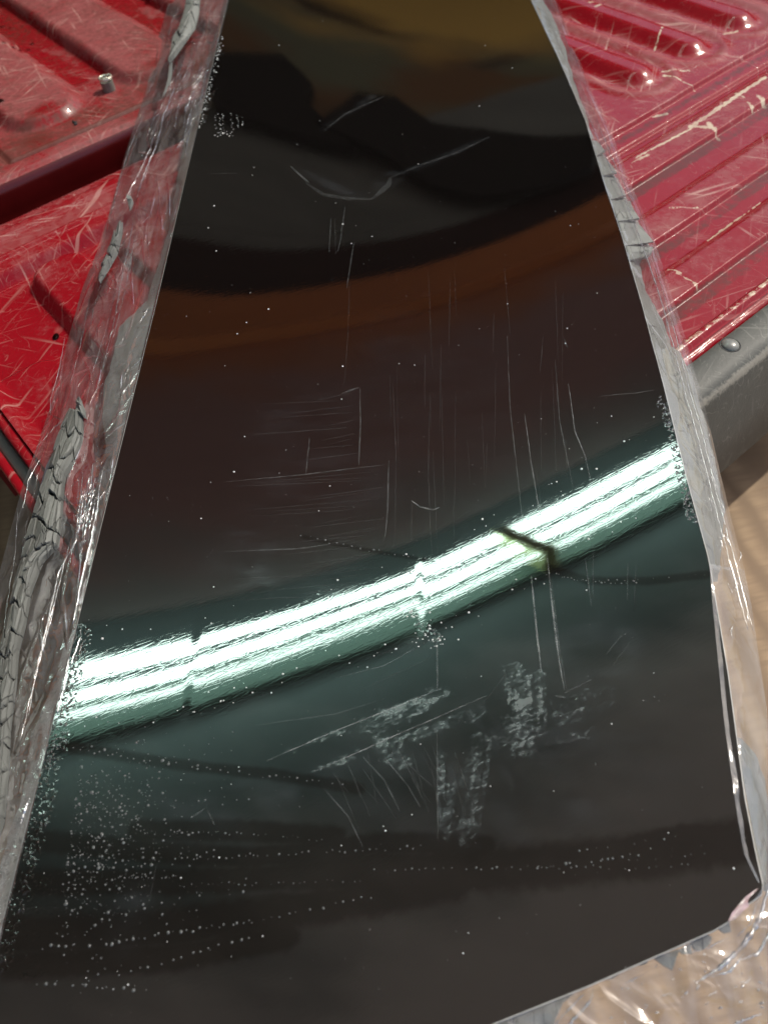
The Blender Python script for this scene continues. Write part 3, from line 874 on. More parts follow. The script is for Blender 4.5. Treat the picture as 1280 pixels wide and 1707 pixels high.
def ribbon(pts, w, lift=.00012):
    """thin raised scratch; w = width in photo px"""
    dens = []
    for p, q in zip(pts[:-1], pts[1:]):
        m = max(2, int(math.hypot(q[0] - p[0], q[1] - p[1]) / 12))
        dens += [(p[0] + (q[0] - p[0]) * k / m, p[1] + (q[1] - p[1]) * k / m) for k in range(m)]
    dens.append(pts[-1])
    n = len(dens); V = []; Fc = []
    for i, p in enumerate(dens):
        a_, b_ = dens[max(0, i - 1)], dens[min(n - 1, i + 1)]
        d = np.array([b_[0] - a_[0], b_[1] - a_[1]]); d = d / (np.linalg.norm(d) + 1e-9)
        nx, ny = -d[1], d[0]
        ww = w * .5 * (.25 + .75 * math.sin(math.pi * (i + .5) / n)) * random.uniform(.8, 1.2)
        jx = random.uniform(-.25, .25)
        V.append(onp(p[0] + nx * (ww + jx), p[1] + ny * (ww + jx), lift)); V.append(onp(p[0] + nx * (jx - ww), p[1] + ny * (jx - ww), lift))
    for i in range(n - 1):
        Fc.append((2 * i, 2 * i + 1, 2 * i + 3, 2 * i + 2))
    return V, Fc

faint = scratch_mat('faint_scratch', .045); strong = scratch_mat('pale_scratch', .24, (.5, .52, .52)); mid_s = scratch_mat('scratch', .11, (.45, .48, .48))
SCR = [  # (points, width px, material)
    ([(845, 560), (850, 680), (862, 790), (872, 880)], 1.8, mid_s), ([(874, 690), (885, 770), (900, 860), (903, 905)], 2.0, strong), ([(925, 600), (932, 700), (950, 790), (956, 815)], 1.6, mid_s),
    ([(947, 640), (958, 720), (975, 760), (985, 805)], 1.8, strong), ([(905, 560), (900, 620)], 1.2, faint), ([(600, 648), (601, 700), (598, 775)], 2., mid_s), ([(570, 656), (598, 646)], 3., mid_s),
    ([(648, 768), (646, 850), (642, 895)], 2.4, mid_s), ([(516, 730), (510, 790)], 1.6, mid_s), ([(378, 803), (500, 792), (580, 782), (640, 775)], 1.6, mid_s),
    ([(375, 920), (500, 915), (590, 900)], 1.2, mid_s), ([(400, 1000), (520, 995)], 1.4, faint), ([(390, 965), (500, 960)], 1., faint), ([(686, 835), (700, 845), (722, 850), (733, 846)], 2.4, strong),
    ([(686, 835), (686, 900)], 1.4, faint), ([(715, 690), (714, 800), (718, 900), (722, 935)], 1.5, faint), ([(655, 640), (660, 760), (658, 900)], 1.2, faint),
    ([(885, 960), (895, 1060), (902, 1120)], 3.2, strong), ([(912, 930), (920, 1010), (930, 1090), (940, 1150)], 3.0, strong), ([(918, 960), (932, 1080), (944, 1150)], 1.6, mid_s),
    ([(975, 930), (985, 1010)], 1.6, mid_s), ([(988, 905), (988, 1000)], 1.2, mid_s), ([(1046, 940), (1045, 1000)], 1.2, mid_s), ([(1060, 935), (1056, 1020)], 1.2, faint),
    ([(728, 1065), (729, 1150)], 2.4, mid_s), ([(728, 1215), (730, 1400)], 2., mid_s), ([(445, 1268), (560, 1218), (735, 1148)], 1.8, strong), ([(525, 1286), (650, 1230), (810, 1160)], 1.8, strong),
    ([(420, 1210), (560, 1190), (640, 1165)], 1., mid_s), ([(605, 1262), (640, 1300), (665, 1350)], 2.4, mid_s), ([(640, 1262), (680, 1310), (700, 1345)], 2., mid_s),
    ([(670, 1265), (720, 1310)], 1.5, faint), ([(540, 1315), (580, 1360), (605, 1412)], 1.8, mid_s), ([(555, 1290), (580, 1320)], 1.2, faint), ([(940, 1155), (985, 1133)], 2., mid_s),
    ([(925, 1160), (942, 1163)], 3., mid_s), ([(485, 278), (500, 292), (515, 305)], 3., mid_s), ([(510, 305), (540, 325), (580, 331), (620, 332)], 5., faint), ([(620, 332), (648, 308), (650, 296)], 9., faint),
    ([(650, 296), (700, 275), (760, 255), (815, 228)], 3., faint), ([(540, 218), (575, 190), (640, 160)], 3., faint), ([(590, 405), (583, 450), (578, 480)], 1.6, mid_s), ([(575, 345), (568, 400), (563, 420)], 1.4, mid_s),
    ([(552, 365), (549, 420)], 1.6, mid_s), ([(558, 365), (560, 425)], 1.2, faint), ([(583, 470), (580, 560), (574, 640)], 1.2, faint), ([(346, 1350), (358, 1375)], 2., mid_s), ([(320, 1362), (345, 1346)], 2., mid_s),
    ([(350, 290), (395, 289)], 1., faint), ([(560, 1130), (640, 1110), (720, 1065)], 1.2, mid_s), ([(600, 1150), (720, 1095)], 1.0, faint), ([(610, 1100), (690, 1070)], 1.2, faint),
    ([(840, 440), (850, 560)], 1., faint), ([(925, 470), (930, 600)], 1., faint), ([(1000, 660), (1060, 655), (1090, 650)], 1.6, mid_s), ([(940, 565), (945, 580)], 1.6, mid_s), ([(800, 1180), (845, 1120)], 1.3, faint),
    ([(1010, 1090), (1035, 1060)], 1.2, mid_s), ([(1020, 1110), (1050, 1070)], 1., faint), ([(250, 1500), (262, 1440)], 1.2, faint)]
for k in range(22):     # hatching left by a squeegee
    y = 785 + k * 9 + random.uniform(-3, 3); x1 = 640 - random.uniform(0, 30)
    SCR.append(([(x1 - random.uniform(60, 240), y + random.uniform(8, 22)), (x1, y)], random.uniform(.7, 1.3), faint))
for k in range(10):
    y = 655 + k * 11 + random.uniform(-3, 3)
    SCR.append(([(596 - random.uniform(40, 190), y + random.uniform(6, 14)), (596 - random.uniform(0, 10), y)], random.uniform(.7, 1.2), faint))
for k in range(24):
    x = random.uniform(640, 1000); y = random.uniform(450, 800)
    SCR.append(([(x, y), (x + random.uniform(-4, 8), y + random.uniform(60, 200))], random.uniform(.6, 1.1), faint))
for k in range(16):
    x = random.uniform(560, 760); y = random.uniform(1240, 1300)
    SCR.append(([(x, y), (x + random.uniform(15, 60), y + random.uniform(40, 110))], random.uniform(.8, 1.6), faint))
for pts, w_, m_ in SCR:
    v, f = ribbon(pts, w_)
    link('scratch', mesh('scratch', v, f), m_, pl)

# bubbles caught under the cover film
bub = []; spark = []
def bubble(px, py, r, store=bub):
    p = onp(px, py); k = .00036 * (1 + max(0, 1200 - py) / 1300.)
    r *= (.72 if store is bub else .85) * random.uniform(.6, 1.15)
    store.append(dome(p[0], p[1], p[2] - .00005, r * k * random.uniform(.8, 1.3), r * k, r * k * .5, random.uniform(0, 3), 8, 2))
def row(p, q, n, r0, r1, sag=0., jit=3.2):
    for i in range(n):
        if random.random() < .16: continue
        u = (i + random.uniform(-.3, .3)) / (n - 1)
        bubble(p[0] + (q[0] - p[0]) * u, p[1] + (q[1] - p[1]) * u + sag * 4 * u * (1 - u) + random.uniform(-jit, jit), random.uniform(r0, r1))
row((503, 893), (600, 915), 9, 1.2, 2.6); row((600, 915), (740, 935), 18, 1., 2.4); row((910, 955), (1060, 968), 30, .8, 2., 6); row((1060, 968), (1190, 958), 10, .6, 1.2)
row((110, 1245), (330, 1280), 20, 1.2, 3.2); row((330, 1280), (580, 1310), 22, 1., 2.6); row((230, 1385), (440, 1390), 24, .8, 2.4); row((440, 1390), (540, 1400), 8, .8, 1.6)
row((150, 1430), (420, 1425), 26, .9, 2.4, 4); row((420, 1425), (700, 1412), 24, 1., 2.6); row((180, 1465), (300, 1462), 22, .9, 2.); row((300, 1476), (600, 1468), 34, .6, 1.7); row((620, 1450), (1000, 1445), 30, .8, 2.4)
row((880, 1452), (1060, 1425), 16, 1.2, 3.); row((960, 1420), (1130, 1392), 10, 1., 2.2); row((960, 1455), (1150, 1440), 12, .8, 1.6); row((1000, 1435), (1180, 1425), 9, .8, 1.8)
row((190, 1570), (420, 1535), 22, 1.2, 3.); row((420, 1535), (620, 1495), 14, 1., 2.4); row((200, 1625), (420, 1560), 14, 1.4, 3.2); row((60, 1640), (240, 1650), 12, 1.2, 3); row((60, 1580), (200, 1570), 12, 1.4, 3.4)
for k in range(900):
    y = random.gauss(1400, 95); x = 70 + (1700 - y) * .15 + abs(random.gauss(0, 1)) * 105
    if not (1195 < y < 1700) or x < 400 - (y - 0) * .2436 or x > 420: continue
    bubble(x, y, random.choice([.6, .7, .8, 1., 1.2, 1.5, 2., 2.8]) * random.uniform(.8, 1.1))
bub_m = plain('cloudy_bubble', (.075, .08, .08), .35, 0, 300., .5)
v, f = join(bub)
tag(link('air_bubbles', mesh('air_bubbles', v, f), bub_m, pl, True), kind='stuff')
for k in range(150):
    py = random.uniform(20, 1650); lx, rx = 390 - py * .2436, min(885 + .31 * py, 1150 + py * .07)
    px = random.uniform(lx + 5, rx - 10)
    bubble(px, py, random.choice([.6, .8, 1.1, 1.5]), spark)
for k in range(70):       # glints round the streak
    u = random.random(); px = 130 + u * 980; py = np.interp(px, [130, 300, 500, 700, 880, 1130], [1150, 1110, 1062, 1000, 905, 755]) + random.choice([-1, 1]) * random.uniform(50, 85)
    bubble(px, float(py), random.uniform(.8, 2.0), spark)
for x0 in (358, 365, 371, 385, 395, 402):
    for k in range(9):
        if random.random() < .75: bubble(x0 + random.uniform(-1.5, 1.5) + k * .4, 190 + k * 3.2 + random.uniform(-1, 1), random.uniform(.7, 1.3), spark)
for k in range(18): bubble(358 + random.uniform(0, 30), 222 + random.uniform(-4, 8), random.uniform(.7, 1.4), spark)
for k in range(110):
    y = random.uniform(60, 215); bubble(381 - y * .2436 + abs(random.gauss(0, 3.5)) + 2, y, random.uniform(.6, 1.4), spark)
for k in range(26): bubble(random.gauss(722, 14), random.gauss(1062, 9), random.uniform(.8, 2.2), spark)
for k in range(26): bubble(random.gauss(688, 5), random.uniform(945, 1030), random.uniform(.8, 1.8), spark)
v, f = join(spark)
tag(link('dust_specks', mesh('dust_specks', v, f), plain('bright_speck', (.55, .56, .55), .12, 0, 300.), pl, True), kind='stuff')

# chipped corner
chip = [(1212, 1536), (1218, 1522), (1228, 1510), (1240, 1496), (1256, 1484), (1262, 1482), (1250, 1492), (1244, 1504), (1246, 1512), (1236, 1520), (1222, 1534)]
V = [onp(x, y, .0006 + .0011 * random.random()) for x, y in chip]
cpt = onp(1236, 1508, .0016); V.append(cpt); n = len(chip)
Fc = [(i, (i + 1) % n, n) for i in range(n)]
tag(link('chipped_corner', mesh('chipped_corner', V, Fc), plain('chipped_glass', (.62, .45, .45), .12, .3, 300., .5), pl), 'pinkish white splintered corner')

# ================================================================== SEALANT
putty = putty_mat(); putty_d = putty_mat('dark_sealant', (.10, .105, .10), (.17, .17, .16)); smput = smeared_putty()
crack_m = plain('dark_crack', (.035, .035, .033), .7)

def resample(pts, n):
    p = np.array(pts, float); d = np.concatenate([[0], np.cumsum(np.hypot(*(p[1:] - p[:-1]).T))]); u = np.linspace(0, d[-1], n)
    return np.stack([np.interp(u, d, p[:, 0]), np.interp(u, d, p[:, 1])], 1)

def zskirt(px, py, lift, zout, w):
    """height that falls from the panel's rim (w=0) to zout (w=1)"""
    s, t = on_panel(px, py)
    return float(panel_z(s, t)) * (1 - w) + zout * w + lift

def flakes(A, Bp, nu, nw, zf, thick, mat, parent, gap=.08, seed=1, name='flake', tilt=.0016):
    """a cracked band between two photo outlines, every flake its own mesh"""
    rg = random.Random(seed)
    A = resample(A, nu * 6 + 1); Bp = resample(Bp, nu * 6 + 1)
    def pos(u, w):
        i = min(max(u, 0), 1) * (len(A) - 1); k = int(i); k2 = min(k + 1, len(A) - 1); fr = i - k
        a_ = A[k] * (1 - fr) + A[k2] * fr; b_ = Bp[k] * (1 - fr) + Bp[k2] * fr
        return a_ * (1 - w) + b_ * w
    G = [[(min(max((i + (rg.uniform(-.38, .38) if 0 < i < nu else 0)) / nu, 0), 1), (j + (rg.uniform(-.33, .33) if 0 < j < nw else 0)) / nw) for j in range(nw + 1)] for i in range(nu + 1)]
    for i in range(nu):
        for j in range(nw):
            c = [G[i][j], G[i + 1][j], G[i + 1][j + 1], G[i][j + 1]]
            m = (sum(p[0] for p in c) / 4, sum(p[1] for p in c) / 4)
            out = []
            for p, q in zip(c, c[1:] + c[:1]):
                for k in range(4):
                    u = p[0] + (q[0] - p[0]) * k / 4; w_ = p[1] + (q[1] - p[1]) * k / 4
                    g = gap * rg.uniform(.2, 1.5)
                    out.append((u + (m[0] - u) * g, w_ + (m[1] - w_) * g))
            tx, ty, up = rg.uniform(-tilt, tilt), rg.uniform(-tilt, tilt), rg.uniform(0, tilt)
            V = []; n = len(out)
            for lvl in (0, 1, 2):
                for (u, w_) in out:
                    k = 1 if lvl < 2 else .86
                    u2 = m[0] + (u - m[0]) * k; w2 = m[1] + (w_ - m[1]) * k
                    x, y = pos(u2, w2); z = zf(x, y, w2)
                    p = at(x, y, z)
                    dz = (0, thick * .75, thick)[lvl] + (up + tx * (u - m[0]) * nu + ty * (w_ - m[1]) * nw if lvl else 0)
                    V.append((p[0], p[1], z + dz + (rg.uniform(-.0002, .0002) if lvl == 2 else 0)))
            Fc = [tuple(range(2 * n, 3 * n))]
            for l in (0, 1):
                Fc += [(l * n + k, l * n + (k + 1) % n, (l + 1) * n + (k + 1) % n, (l + 1) * n + k) for k in range(n)]
            me = mesh(name, V, Fc)
            link(name, me, mat, parent)

def sheetband(name, A, Bp, n, m, zf, mat, parent, jag=0., under=False):
    A = resample(A, n); Bp = resample(Bp, n)
    U = np.linspace(0, 1, m)
    V = np.zeros((n, m, 3))
    for i in range(n):
        jj = (float(fbm(np.float64(i * .35), np.float64(3.), 5)) - .47) * jag
        for j in range(m):
            q = A[i] * (1 - U[j]) + Bp[i] * U[j]
            d = (Bp[i] - A[i]); d = d / (np.linalg.norm(d) + 1e-6)
            q = q + d * jj * U[j]
            z = zf(q[0], q[1], U[j]); p = at(q[0], q[1], z); V[i, j] = (p[0], p[1], z)
    return link(name, grid_mesh(name, V[..., 0], V[..., 1], V[..., 2]), mat, parent, True)

# -- loose torn strip of sealant, lower left
lowleft_out = [(120, 684), (108, 712), (92, 755), (76, 812), (56, 868), (44, 915), (30, 965), (14, 1030), (2, 1090), (-12, 1180), (-20, 1260), (-24, 1330), (-30, 1400)]
lowleft_in = [(140, 690), (140, 735), (124, 775), (110, 800), (106, 850), (100, 912), (74, 938), (54, 990), (46, 1040), (33, 1090), (29, 1150), (20, 1215), (17, 1290), (10, 1370), (-4, 1410)]
zl = lambda x, y, w: .0185 + .004 * math.sin(w * 3.1)
putty_m = putty_mat('weathered_sealant', (.085, .088, .08), (.15, .152, .138))
e = empty('sealant_strip', tuple(at(60, 900, .004)), 'long cracked grey sealant strip under film at the left edge of the photo', 'sealant')
flakes(lowleft_out, lowleft_in, 19, 5, zl, .0030, putty_m, e, .11, 3)
sheetband('crack_bed', lowleft_out, lowleft_in, 40, 5, lambda x, y, w: .0190, crack_m, e)
sheetband('peeled_edge', [(92, 750), (78, 775), (62, 830), (46, 890), (36, 935)], [(100, 735), (86, 790), (70, 850), (56, 900), (40, 935)], 20, 3, lambda x, y, w: .021 - .001 * w, plain('purple_black_underside', (.035, .03, .04), .4), e, 4)
flakes([(128, 690), (131, 680), (135, 668)], [(146, 700), (143, 685), (137, 668)], 2, 1, zl, .004, putty, e, .05, 9)

# -- top left strip
e = empty('sealant_strip', tuple(at(310, 50, .01)), 'grey sealant strip with curled dark edge at the top left beside the panel', 'sealant')
tl_out = [(314, -20), (308, 20), (300, 50), (288, 80), (281, 104)]
tl_in = [(336, -20), (333, 25), (326, 50), (306, 78), (290, 100), (284, 106)]
zt = lambda x, y, w: .034 + .003 * math.sin(w * 3.1)
flakes(tl_out, tl_in, 5, 2, zt, .003, putty, e, .05, 5)
sheetband('crack_bed', tl_out, tl_in, 16, 4, lambda x, y, w: .0345, crack_m, e)
sheetband('peeled_edge', [(296, 48), (288, 62), (281, 104)], [(300, 52), (290, 80), (284, 104)], 10, 3, lambda x, y, w: .037, putty_d, e, 3)
sheetband('torn_thread', [(283, 104), (280, 135), (266, 175), (264, 182)], [(289, 104), (285, 140), (272, 160), (264, 182)], 18, 3, lambda x, y, w: .034, putty_d, e, 6)

# -- middle left curl
e = empty('sealant_strip', tuple(at(190, 420, .008)), 'short rolled grey sealant strip in the film beside the recessed tailgate field', 'sealant')
flakes([(199, 375), (192, 395), (181, 425), (171, 448), (166, 470)], [(206, 372), (205, 392), (197, 425), (183, 450), (168, 474)], 5, 3, lambda x, y, w: .024 + .004 * math.sin(3.1 * w), .0025, putty_d, e, .1, 8)
sheetband('crack_bed', [(199, 375), (192, 395), (181, 425), (171, 448), (166, 470)], [(206, 372), (205, 392), (197, 425), (183, 450), (168, 474)], 20, 4, lambda x, y, w: .0245, crack_m, e)
e = empty('sealant_crumb', tuple(at(217, 338, .008)), 'tiny grey sealant crumb caught in the film above the rolled strip', 'sealant')
flakes([(212, 328), (214, 340), (217, 352)], [(219, 328), (224, 338), (219, 350)], 2, 1, lambda x, y, w: .026, .002, putty_d, e, .05, 4)

# -- sealant squeezed out along the panel's rim: parts of the panel
edgeL = lambda y: 380 - y * .2423
seg = [(165, 7), (230, 17), (265, 14), (330, 10), (385, 6), (430, 8), (470, 12), (500, 12), (520, 30), (545, 52), (590, 50), (640, 52), (690, 44), (740, 26), (765, 20), (800, 22), (830, 28), (860, 26), (885, 16), (910, 12), (960, 8), (1030, 8)]
zr = lambda x, y, w: zskirt(x, y, -.0012, .010, w)
sheetband('smeared_sealant', [(edgeL(y), y) for y, w_ in seg], [(edgeL(y) - w_ * .95, y) for y, w_ in seg], 150, 12, zr, smput, pl, 7)
seg = [(1050, 6), (1090, 12), (1130, 14), (1180, 22), (1230, 30), (1290, 26), (1340, 22), (1400, 28), (1450, 30), (1520, 30), (1600, 30)]
sheetband('smeared_sealant', [(edgeL(y), y) for y, w_ in seg], [(edgeL(y) - w_, y) for y, w_ in seg], 70, 8, zr, smput, pl, 8)
# right rim
rx = lambda y: float(np.interp(y, [p[1] for p in right_px], [p[0] for p in right_px]))
seg = [(-40, 24), (0, 21), (40, 23), (80, 18), (110, 13), (140, 10), (165, 7), (200, 4), (232, 5)]
sheetband('rim_sealant', [(rx(y), y) for y, w_ in seg], [(rx(y) + w_, y) for y, w_ in seg], 50, 6, zr, putty, pl, 6)
for (y0, y1, w0, w1, sd) in [(236, 262, 8, 14, 1), (263, 296, 14, 24, 2), (297, 335, 24, 26, 3), (336, 372, 32, 36, 4), (373, 412, 34, 48, 5), (413, 436, 46, 30, 6)]:
    ym = (y0 + y1) / 2
    A_ = [(rx(y0), y0), (rx(ym), ym), (rx(y1), y1)]; B_ = [(rx(y0) + w0, y0 + 2), (rx(ym) + (w0 + w1) / 2 + random.uniform(-3, 3), ym), (rx(y1) + w1, y1 - random.uniform(2, 10))]
    flakes(A_, B_, 1, 1, zr, .0016, putty, pl, .02, sd, 'sealant_flake', .0006)
seg = [(236, 8), (300, 22), (412, 44), (440, 16), (470, 12), (500, 18), (540, 26), (575, 30), (588, 42), (620, 50), (680, 52), (740, 54), (800, 54), (850, 48), (900, 34), (940, 18), (970, 6)]
sheetband('rim_sealant', [(rx(y), y) for y, w_ in seg], [(rx(y) + w_, y) for y, w_ in seg], 130, 8, lambda x, y, w: zskirt(x, y, -.0016, .006, w), putty, pl, 9)
# lower right and bottom rims
seg = [(1230, 8), (1260, 30), (1300, 38), (1400, 36), (1470, 28), (1486, 6)]
sheetband('rim_sealant', [(rx(y) + 2, y) for y, w_ in seg], [(rx(y) + w_, y) for y, w_ in seg], 40, 6, lambda x, y, w: zskirt(x, y, -.0016, .008, w), putty, pl, 5)
bx = lambda x: float(np.interp(x, [p[0] for p in bot_px][::-1], [p[1] for p in bot_px][::-1]))
for pts in [[(1215, 1537), (1218, 1553), (1207, 1556), (1197, 1549)], [(1178, 1558), (1186, 1562), (1183, 1574), (1170, 1584), (1156, 1583), (1150, 1572), (1160, 1564)],
            [(1150, 1572), (1153, 1590), (1136, 1590), (1130, 1584)], [(1132, 1582), (1120, 1617), (1106, 1610), (1089, 1597)], [(1080, 1600), (1078, 1606), (1066, 1610), (1064, 1606)], [(1040, 1618), (1020, 1632), (1005, 1633)],
            [(985, 1643), (962, 1652), (938, 1672), (925, 1700), (918, 1730), (800, 1765), (800, 1717), (860, 1693), (920, 1668)]]:
    V = []; n = len(pts)
    for lv in (-.001, 0):
        for (x, y) in pts:
            z = zskirt(x, y, -.0014, .006, .2); p = at(x, y, z); V.append((p[0], p[1], z + lv))
    Fc = [tuple(range(n, 2 * n))] + [(i, (i + 1) % n, n + (i + 1) % n, n + i) for i in range(n)]
    link('sealant_flake', mesh('sealant_flake', V, Fc), putty, pl)

# ================================================================== PLASTIC WRAP
def film(name, inner, outer, n, m, zin, zout, mat, parent, amp=.0015, seed=1, fold=0., freq=5.):
    A = resample(inner, n); Bp = resample(outer, n)
    w = np.linspace(0, 1, m)
    PX = A[:, None, 0] * (1 - w) + Bp[:, None, 0] * w; PY = A[:, None, 1] * (1 - w) + Bp[:, None, 1] * w
    u = np.linspace(0, 1, n)[:, None] * (n / 60.0); W = w[None, :] + 0 * u
    rg = 1 - np.abs(2 * fbm(u * 1.4 + 3, W * freq + u * .35, seed, 3) / .875 - 1)
    rg = rg ** 3
    env = np.sin(np.pi * np.clip(W, 0.02, 1)) ** .6
    Zw = amp * (rg * 1.6 + fbm(u * 4, W * 3, seed + 5, 3)) * (.25 + env)
    Vx = np.zeros((n, m)); Vy = np.zeros((n, m)); Vz = np.zeros((n, m))
    for i in range(n):
        s, t = on_panel(*A[i]); z0 = float(panel_z(s, t)) + .0006
        for j in range(m):
            z = z0 * (1 - w[j]) + zout * w[j] + zin * math.sin(math.pi * w[j]) + Zw[i, j]
            if fold and w[j] > 1 - fold: z += .002 * math.sin((w[j] - 1 + fold) / fold * math.pi)
            p = at(PX[i, j], PY[i, j], z)
            Vx[i, j], Vy[i, j], Vz[i, j] = p[0], p[1], z
    return link(name, grid_mesh(name, Vx, Vy, Vz), mat, parent, True)

film_l = film_mat('clear_film', .11, (.97, .96, .97), 1.3, 1.25, (6, 45))
film_r = film_mat('clear_film_taut', .07, (.96, .96, .96), .25, 1.1, (3, 25))
film_b = film_mat('clear_film_loose', .10, (.96, .96, .96), .4, 1.5, (10, 25))
wrap = empty('plastic_wrap', tuple(at(640, 1500, .0)), 'crinkled clear plastic film wrapped round the long black panel', 'plastic wrap')
li = [(edgeL(y) + 1.5, y) for y in np.linspace(-60, 1640, 60)]
lo = [(300, -60), (283, 0), (262, 70), (244, 150), (226, 205), (208, 262), (190, 330), (170, 400), (138, 480), (120, 545), (100, 610), (84, 680), (62, 745), (38, 810), (22, 870), (6, 930), (-14, 1010), (-40, 1100), (-70, 1250), (-110, 1450), (-140, 1640)]
film('film_sheet', li, lo, 900, 56, .003, .006, film_l, wrap, .0009, 2, 0, 3.5)
ri = [(rx(y) - 1, y) for y in np.linspace(-60, 950, 40)]
ro = [(905, -60), (928, 0), (955, 75), (985, 150), (1020, 222), (1048, 300), (1070, 350), (1092, 405), (1112, 470), (1135, 540), (1158, 620), (1180, 700), (1200, 790), (1222, 880), (1240, 950)]
film('film_sheet', ri, ro, 520, 34, .002, .004, film_r, wrap, .0006, 6, .2, 1.5)
# overlapping piece that crosses the panel's rim, lower right
oi = [(1182, 940), (1186, 1000), (1196, 1100), (1206, 1200), (1218, 1290), (1230, 1370), (1240, 1425), (1262, 1470)]
oo = [(1240, 950), (1252, 1010), (1262, 1080), (1274, 1160), (1288, 1260), (1300, 1380), (1310, 1500), (1310, 1500)]
film('film_sheet', oi, oo, 320, 40, .004, .007, film_mat('clear_film_fold', .10, (.90, .93, .97), .12, 1.1, (4, 22)), wrap, .0004, 9, 0, 2.)
# loose film below the panel's end
bi = [(1310, 1440), (1272, 1478), (1250, 1508), (1213, 1538), (1190, 1551), (1100, 1591), (980, 1644), (820, 1708), (600, 1800)]
bo = [(1360, 1440), (1380, 1560), (1370, 1660), (1330, 1740), (1280, 1800), (1180, 1860), (1050, 1890), (900, 1900), (700, 1900)]
film('film_sheet', bi, bo, 420, 120, .006, -.004, film_b, wrap, .0014, 12, 0, 1.6)

# ---- sharp folds of the film
def crease_mat():
    N = NT('film_fold')
    N.t.nodes.remove(N.b)
    tr = N.n('BsdfTransparent'); tr.inputs[0].default_value = (.97, .97, .97, 1)
    gl = N.n('BsdfGlossy'); gl.inputs['Roughness'].default_value = .22
    n = N.noise(N.map((1, 1, 1)), 160., 3., .6)
    mx = N.n('MixShader'); N.l(N.ramp(n, .35, .65, .12, .85), mx.inputs[0]); N.l(tr.outputs[0], mx.inputs[1]); N.l(gl.outputs[0], mx.inputs[2])
    N.l(mx.outputs[0], N.out.inputs[0])
    return N.m
fold_m = crease_mat()
def fold(pts, r, z0=.02, side=0):
    """r = half width in mm; z0 height; side 0: left skirt, 1: right, 2: bottom"""
    q = resample(pts, max(8, int(len(pts) * 7)))
    P3 = []; rr = []
    n = len(q)
    for i, (x, y) in enumerate(q):
        x += random.uniform(-.8, .8); y += random.uniform(-.8, .8)
        if side == 0: w = np.clip((edgeL(y) - x) / 110., 0, 1); z = zskirt(x, y, .0022, .006, w)
        elif side == 1: w = np.clip((x - rx(y)) / 70., 0, 1); z = zskirt(x, y, .0030, .005, w)
        else: z = .0075
        p = at(x, y, z); P3.append((p[0], p[1], z)); rr.append(r * .001 * (.25 + .75 * math.sin(math.pi * (i + .5) / n)) * random.uniform(.6, 1.25))
    v, f = tube(P3, rr, 8)
    link('film_fold', mesh('film_fold', v, f), fold_m, wrap, True)
for pts, r in [([(352, 55), (347, 100), (338, 150), (326, 200)], .6), ([(322, 60), (318, 100), (300, 150)], .4), ([(306, 100), (290, 150), (272, 195), (262, 240), (240, 290), (228, 330)], .8),
               ([(262, 200), (250, 250), (226, 300), (205, 340)], .4), ([(240, 190), (215, 250), (200, 300), (188, 350)], .35), ([(222, 320), (221, 380), (208, 440), (190, 540), (165, 640), (148, 680)], .45),
               ([(226, 330), (224, 400), (212, 470), (198, 530), (160, 660)], .3), ([(205, 440), (180, 540), (155, 620), (140, 690)], .3), ([(170, 470), (155, 520), (148, 575)], .4), ([(150, 500), (138, 560), (118, 640)], .5),
               ([(110, 560), (98, 620), (84, 670)], .35), ([(86, 660), (84, 690), (104, 700), (92, 712), (62, 745)], .5), ([(172, 780), (160, 860), (150, 910), (138, 960), (122, 1040)], .9), ([(160, 790), (150, 850)], .5),
               ([(132, 800), (128, 900), (98, 955), (80, 1040), (60, 1120), (48, 1200)], .8), ([(118, 900), (96, 985), (72, 1080), (48, 1175), (34, 1240)], .5), ([(110, 930), (84, 1040), (62, 1120)], .35),
               ([(30, 850), (26, 920), (12, 1010), (4, 1080)], .5), ([(48, 860), (40, 900), (34, 960)], .35), ([(116, 1095), (108, 1140), (96, 1190)], 1.1), ([(50, 1330), (42, 1350), (34, 1375)], 1.0), ([(70, 760), (48, 800), (38, 850)], .5),
               ([(135, 1060), (118, 1110)], .5), ([(200, 300), (190, 340), (182, 370)], .3), ([(300, 10), (285, 40), (278, 75)], .4), ([(264, 70), (262, 120), (246, 160)], .4), ([(170, 440), (196, 448)], .3), ([(225, 330), (250, 360), (238, 372)], .3)]:
    fold(pts, r)
for k in range(11):      # bunched folds that catch the light
    x, y = 150 + random.gauss(-6, 9), random.uniform(770, 850)
    fold([(x, y), (x - random.uniform(2, 8), y + 30), (x - random.uniform(8, 18), y + random.uniform(50, 95))], random.uniform(.5, 1.3))
for k in range(7):
    y = random.uniform(100, 220); x = edgeL(y) - random.uniform(8, 40)
    fold([(x, y), (x - 6, y + 20), (x - random.uniform(8, 14), y + random.uniform(35, 60))], random.uniform(.4, .9))
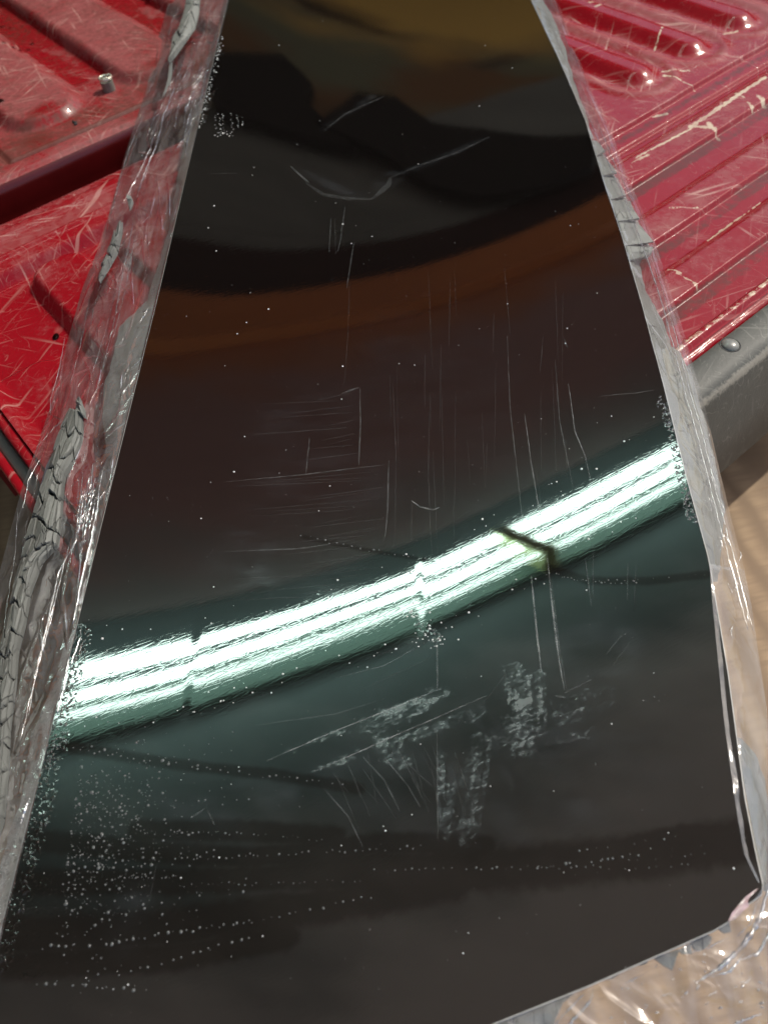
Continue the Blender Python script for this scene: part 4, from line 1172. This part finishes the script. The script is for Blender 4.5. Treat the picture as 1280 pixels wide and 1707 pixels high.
for k in range(80):      # short criss-cross wrinkles
    y = random.choice([random.gauss(175, 45), random.gauss(640, 80), random.uniform(100, 900), random.gauss(860, 60)])
    if not 20 < y < 1150: continue
    w = random.uniform(15, 100) * (1 if y > 300 else .8); x = edgeL(y) - w; a_ = random.gauss(-1.05, .35); l_ = random.uniform(10, 38)
    fold([(x, y), (x + l_ * math.cos(a_) * .6 + random.uniform(-3, 3), y + l_ * math.sin(a_) * .6), (x + l_ * math.cos(a_), y + l_ * math.sin(a_))], random.uniform(.14, .32))
e1_ = [(908, 20), (940, 95), (968, 165), (1000, 240), (1035, 320), (1065, 395), (1095, 480), (1120, 570), (1140, 650), (1160, 720), (1190, 840), (1222, 960), (1246, 1050)]
fold(e1_, .45, side=1)
fold([(x + 9, y + 2) for x, y in e1_[5:]], .35, side=1)
fold([(985, 175), (1020, 265), (1060, 350)], .25, side=1)
for k in range(16):
    y = random.uniform(700, 1050); x = rx(y) + random.uniform(25, 60); fold([(x, y), (x + random.uniform(-6, 6), y + 8), (x + random.uniform(-10, 10), y + random.uniform(12, 26))], random.uniform(.15, .3), side=1)
for pts, r in [([(1280, 1480), (1262, 1540), (1235, 1580), (1200, 1612), (1158, 1640)], 1.3), ([(1290, 1540), (1262, 1590), (1232, 1600)], .9), ([(988, 1648), (984, 1668), (955, 1700), (930, 1730)], .8), ([(974, 1656), (940, 1690), (915, 1720)], .5),
               ([(1240, 1590), (1215, 1620), (1180, 1630)], .6), ([(1262, 1500), (1250, 1540), (1228, 1560)], .4), ([(1140, 1590), (1180, 1580), (1215, 1562)], .3), ([(1270, 1690), (1240, 1700), (1200, 1720)], .5), ([(1040, 1640), (1080, 1620)], .3), ([(1160, 1650), (1165, 1640)], .6),
               ([(1100, 1660), (1120, 1656)], .4), ([(1180, 1660), (1195, 1652)], .4), ([(1240, 1640), (1252, 1630)], .4)]:
    fold(pts, r, side=2)
for k in range(40):
    x, y = random.uniform(1000, 1280), random.uniform(1600, 1707)
    if y < bx(min(x, 1260)) + 12: continue
    fold([(x, y), (x + random.uniform(2, 9), y + random.uniform(-5, 5))], random.uniform(.15, .4), side=2)
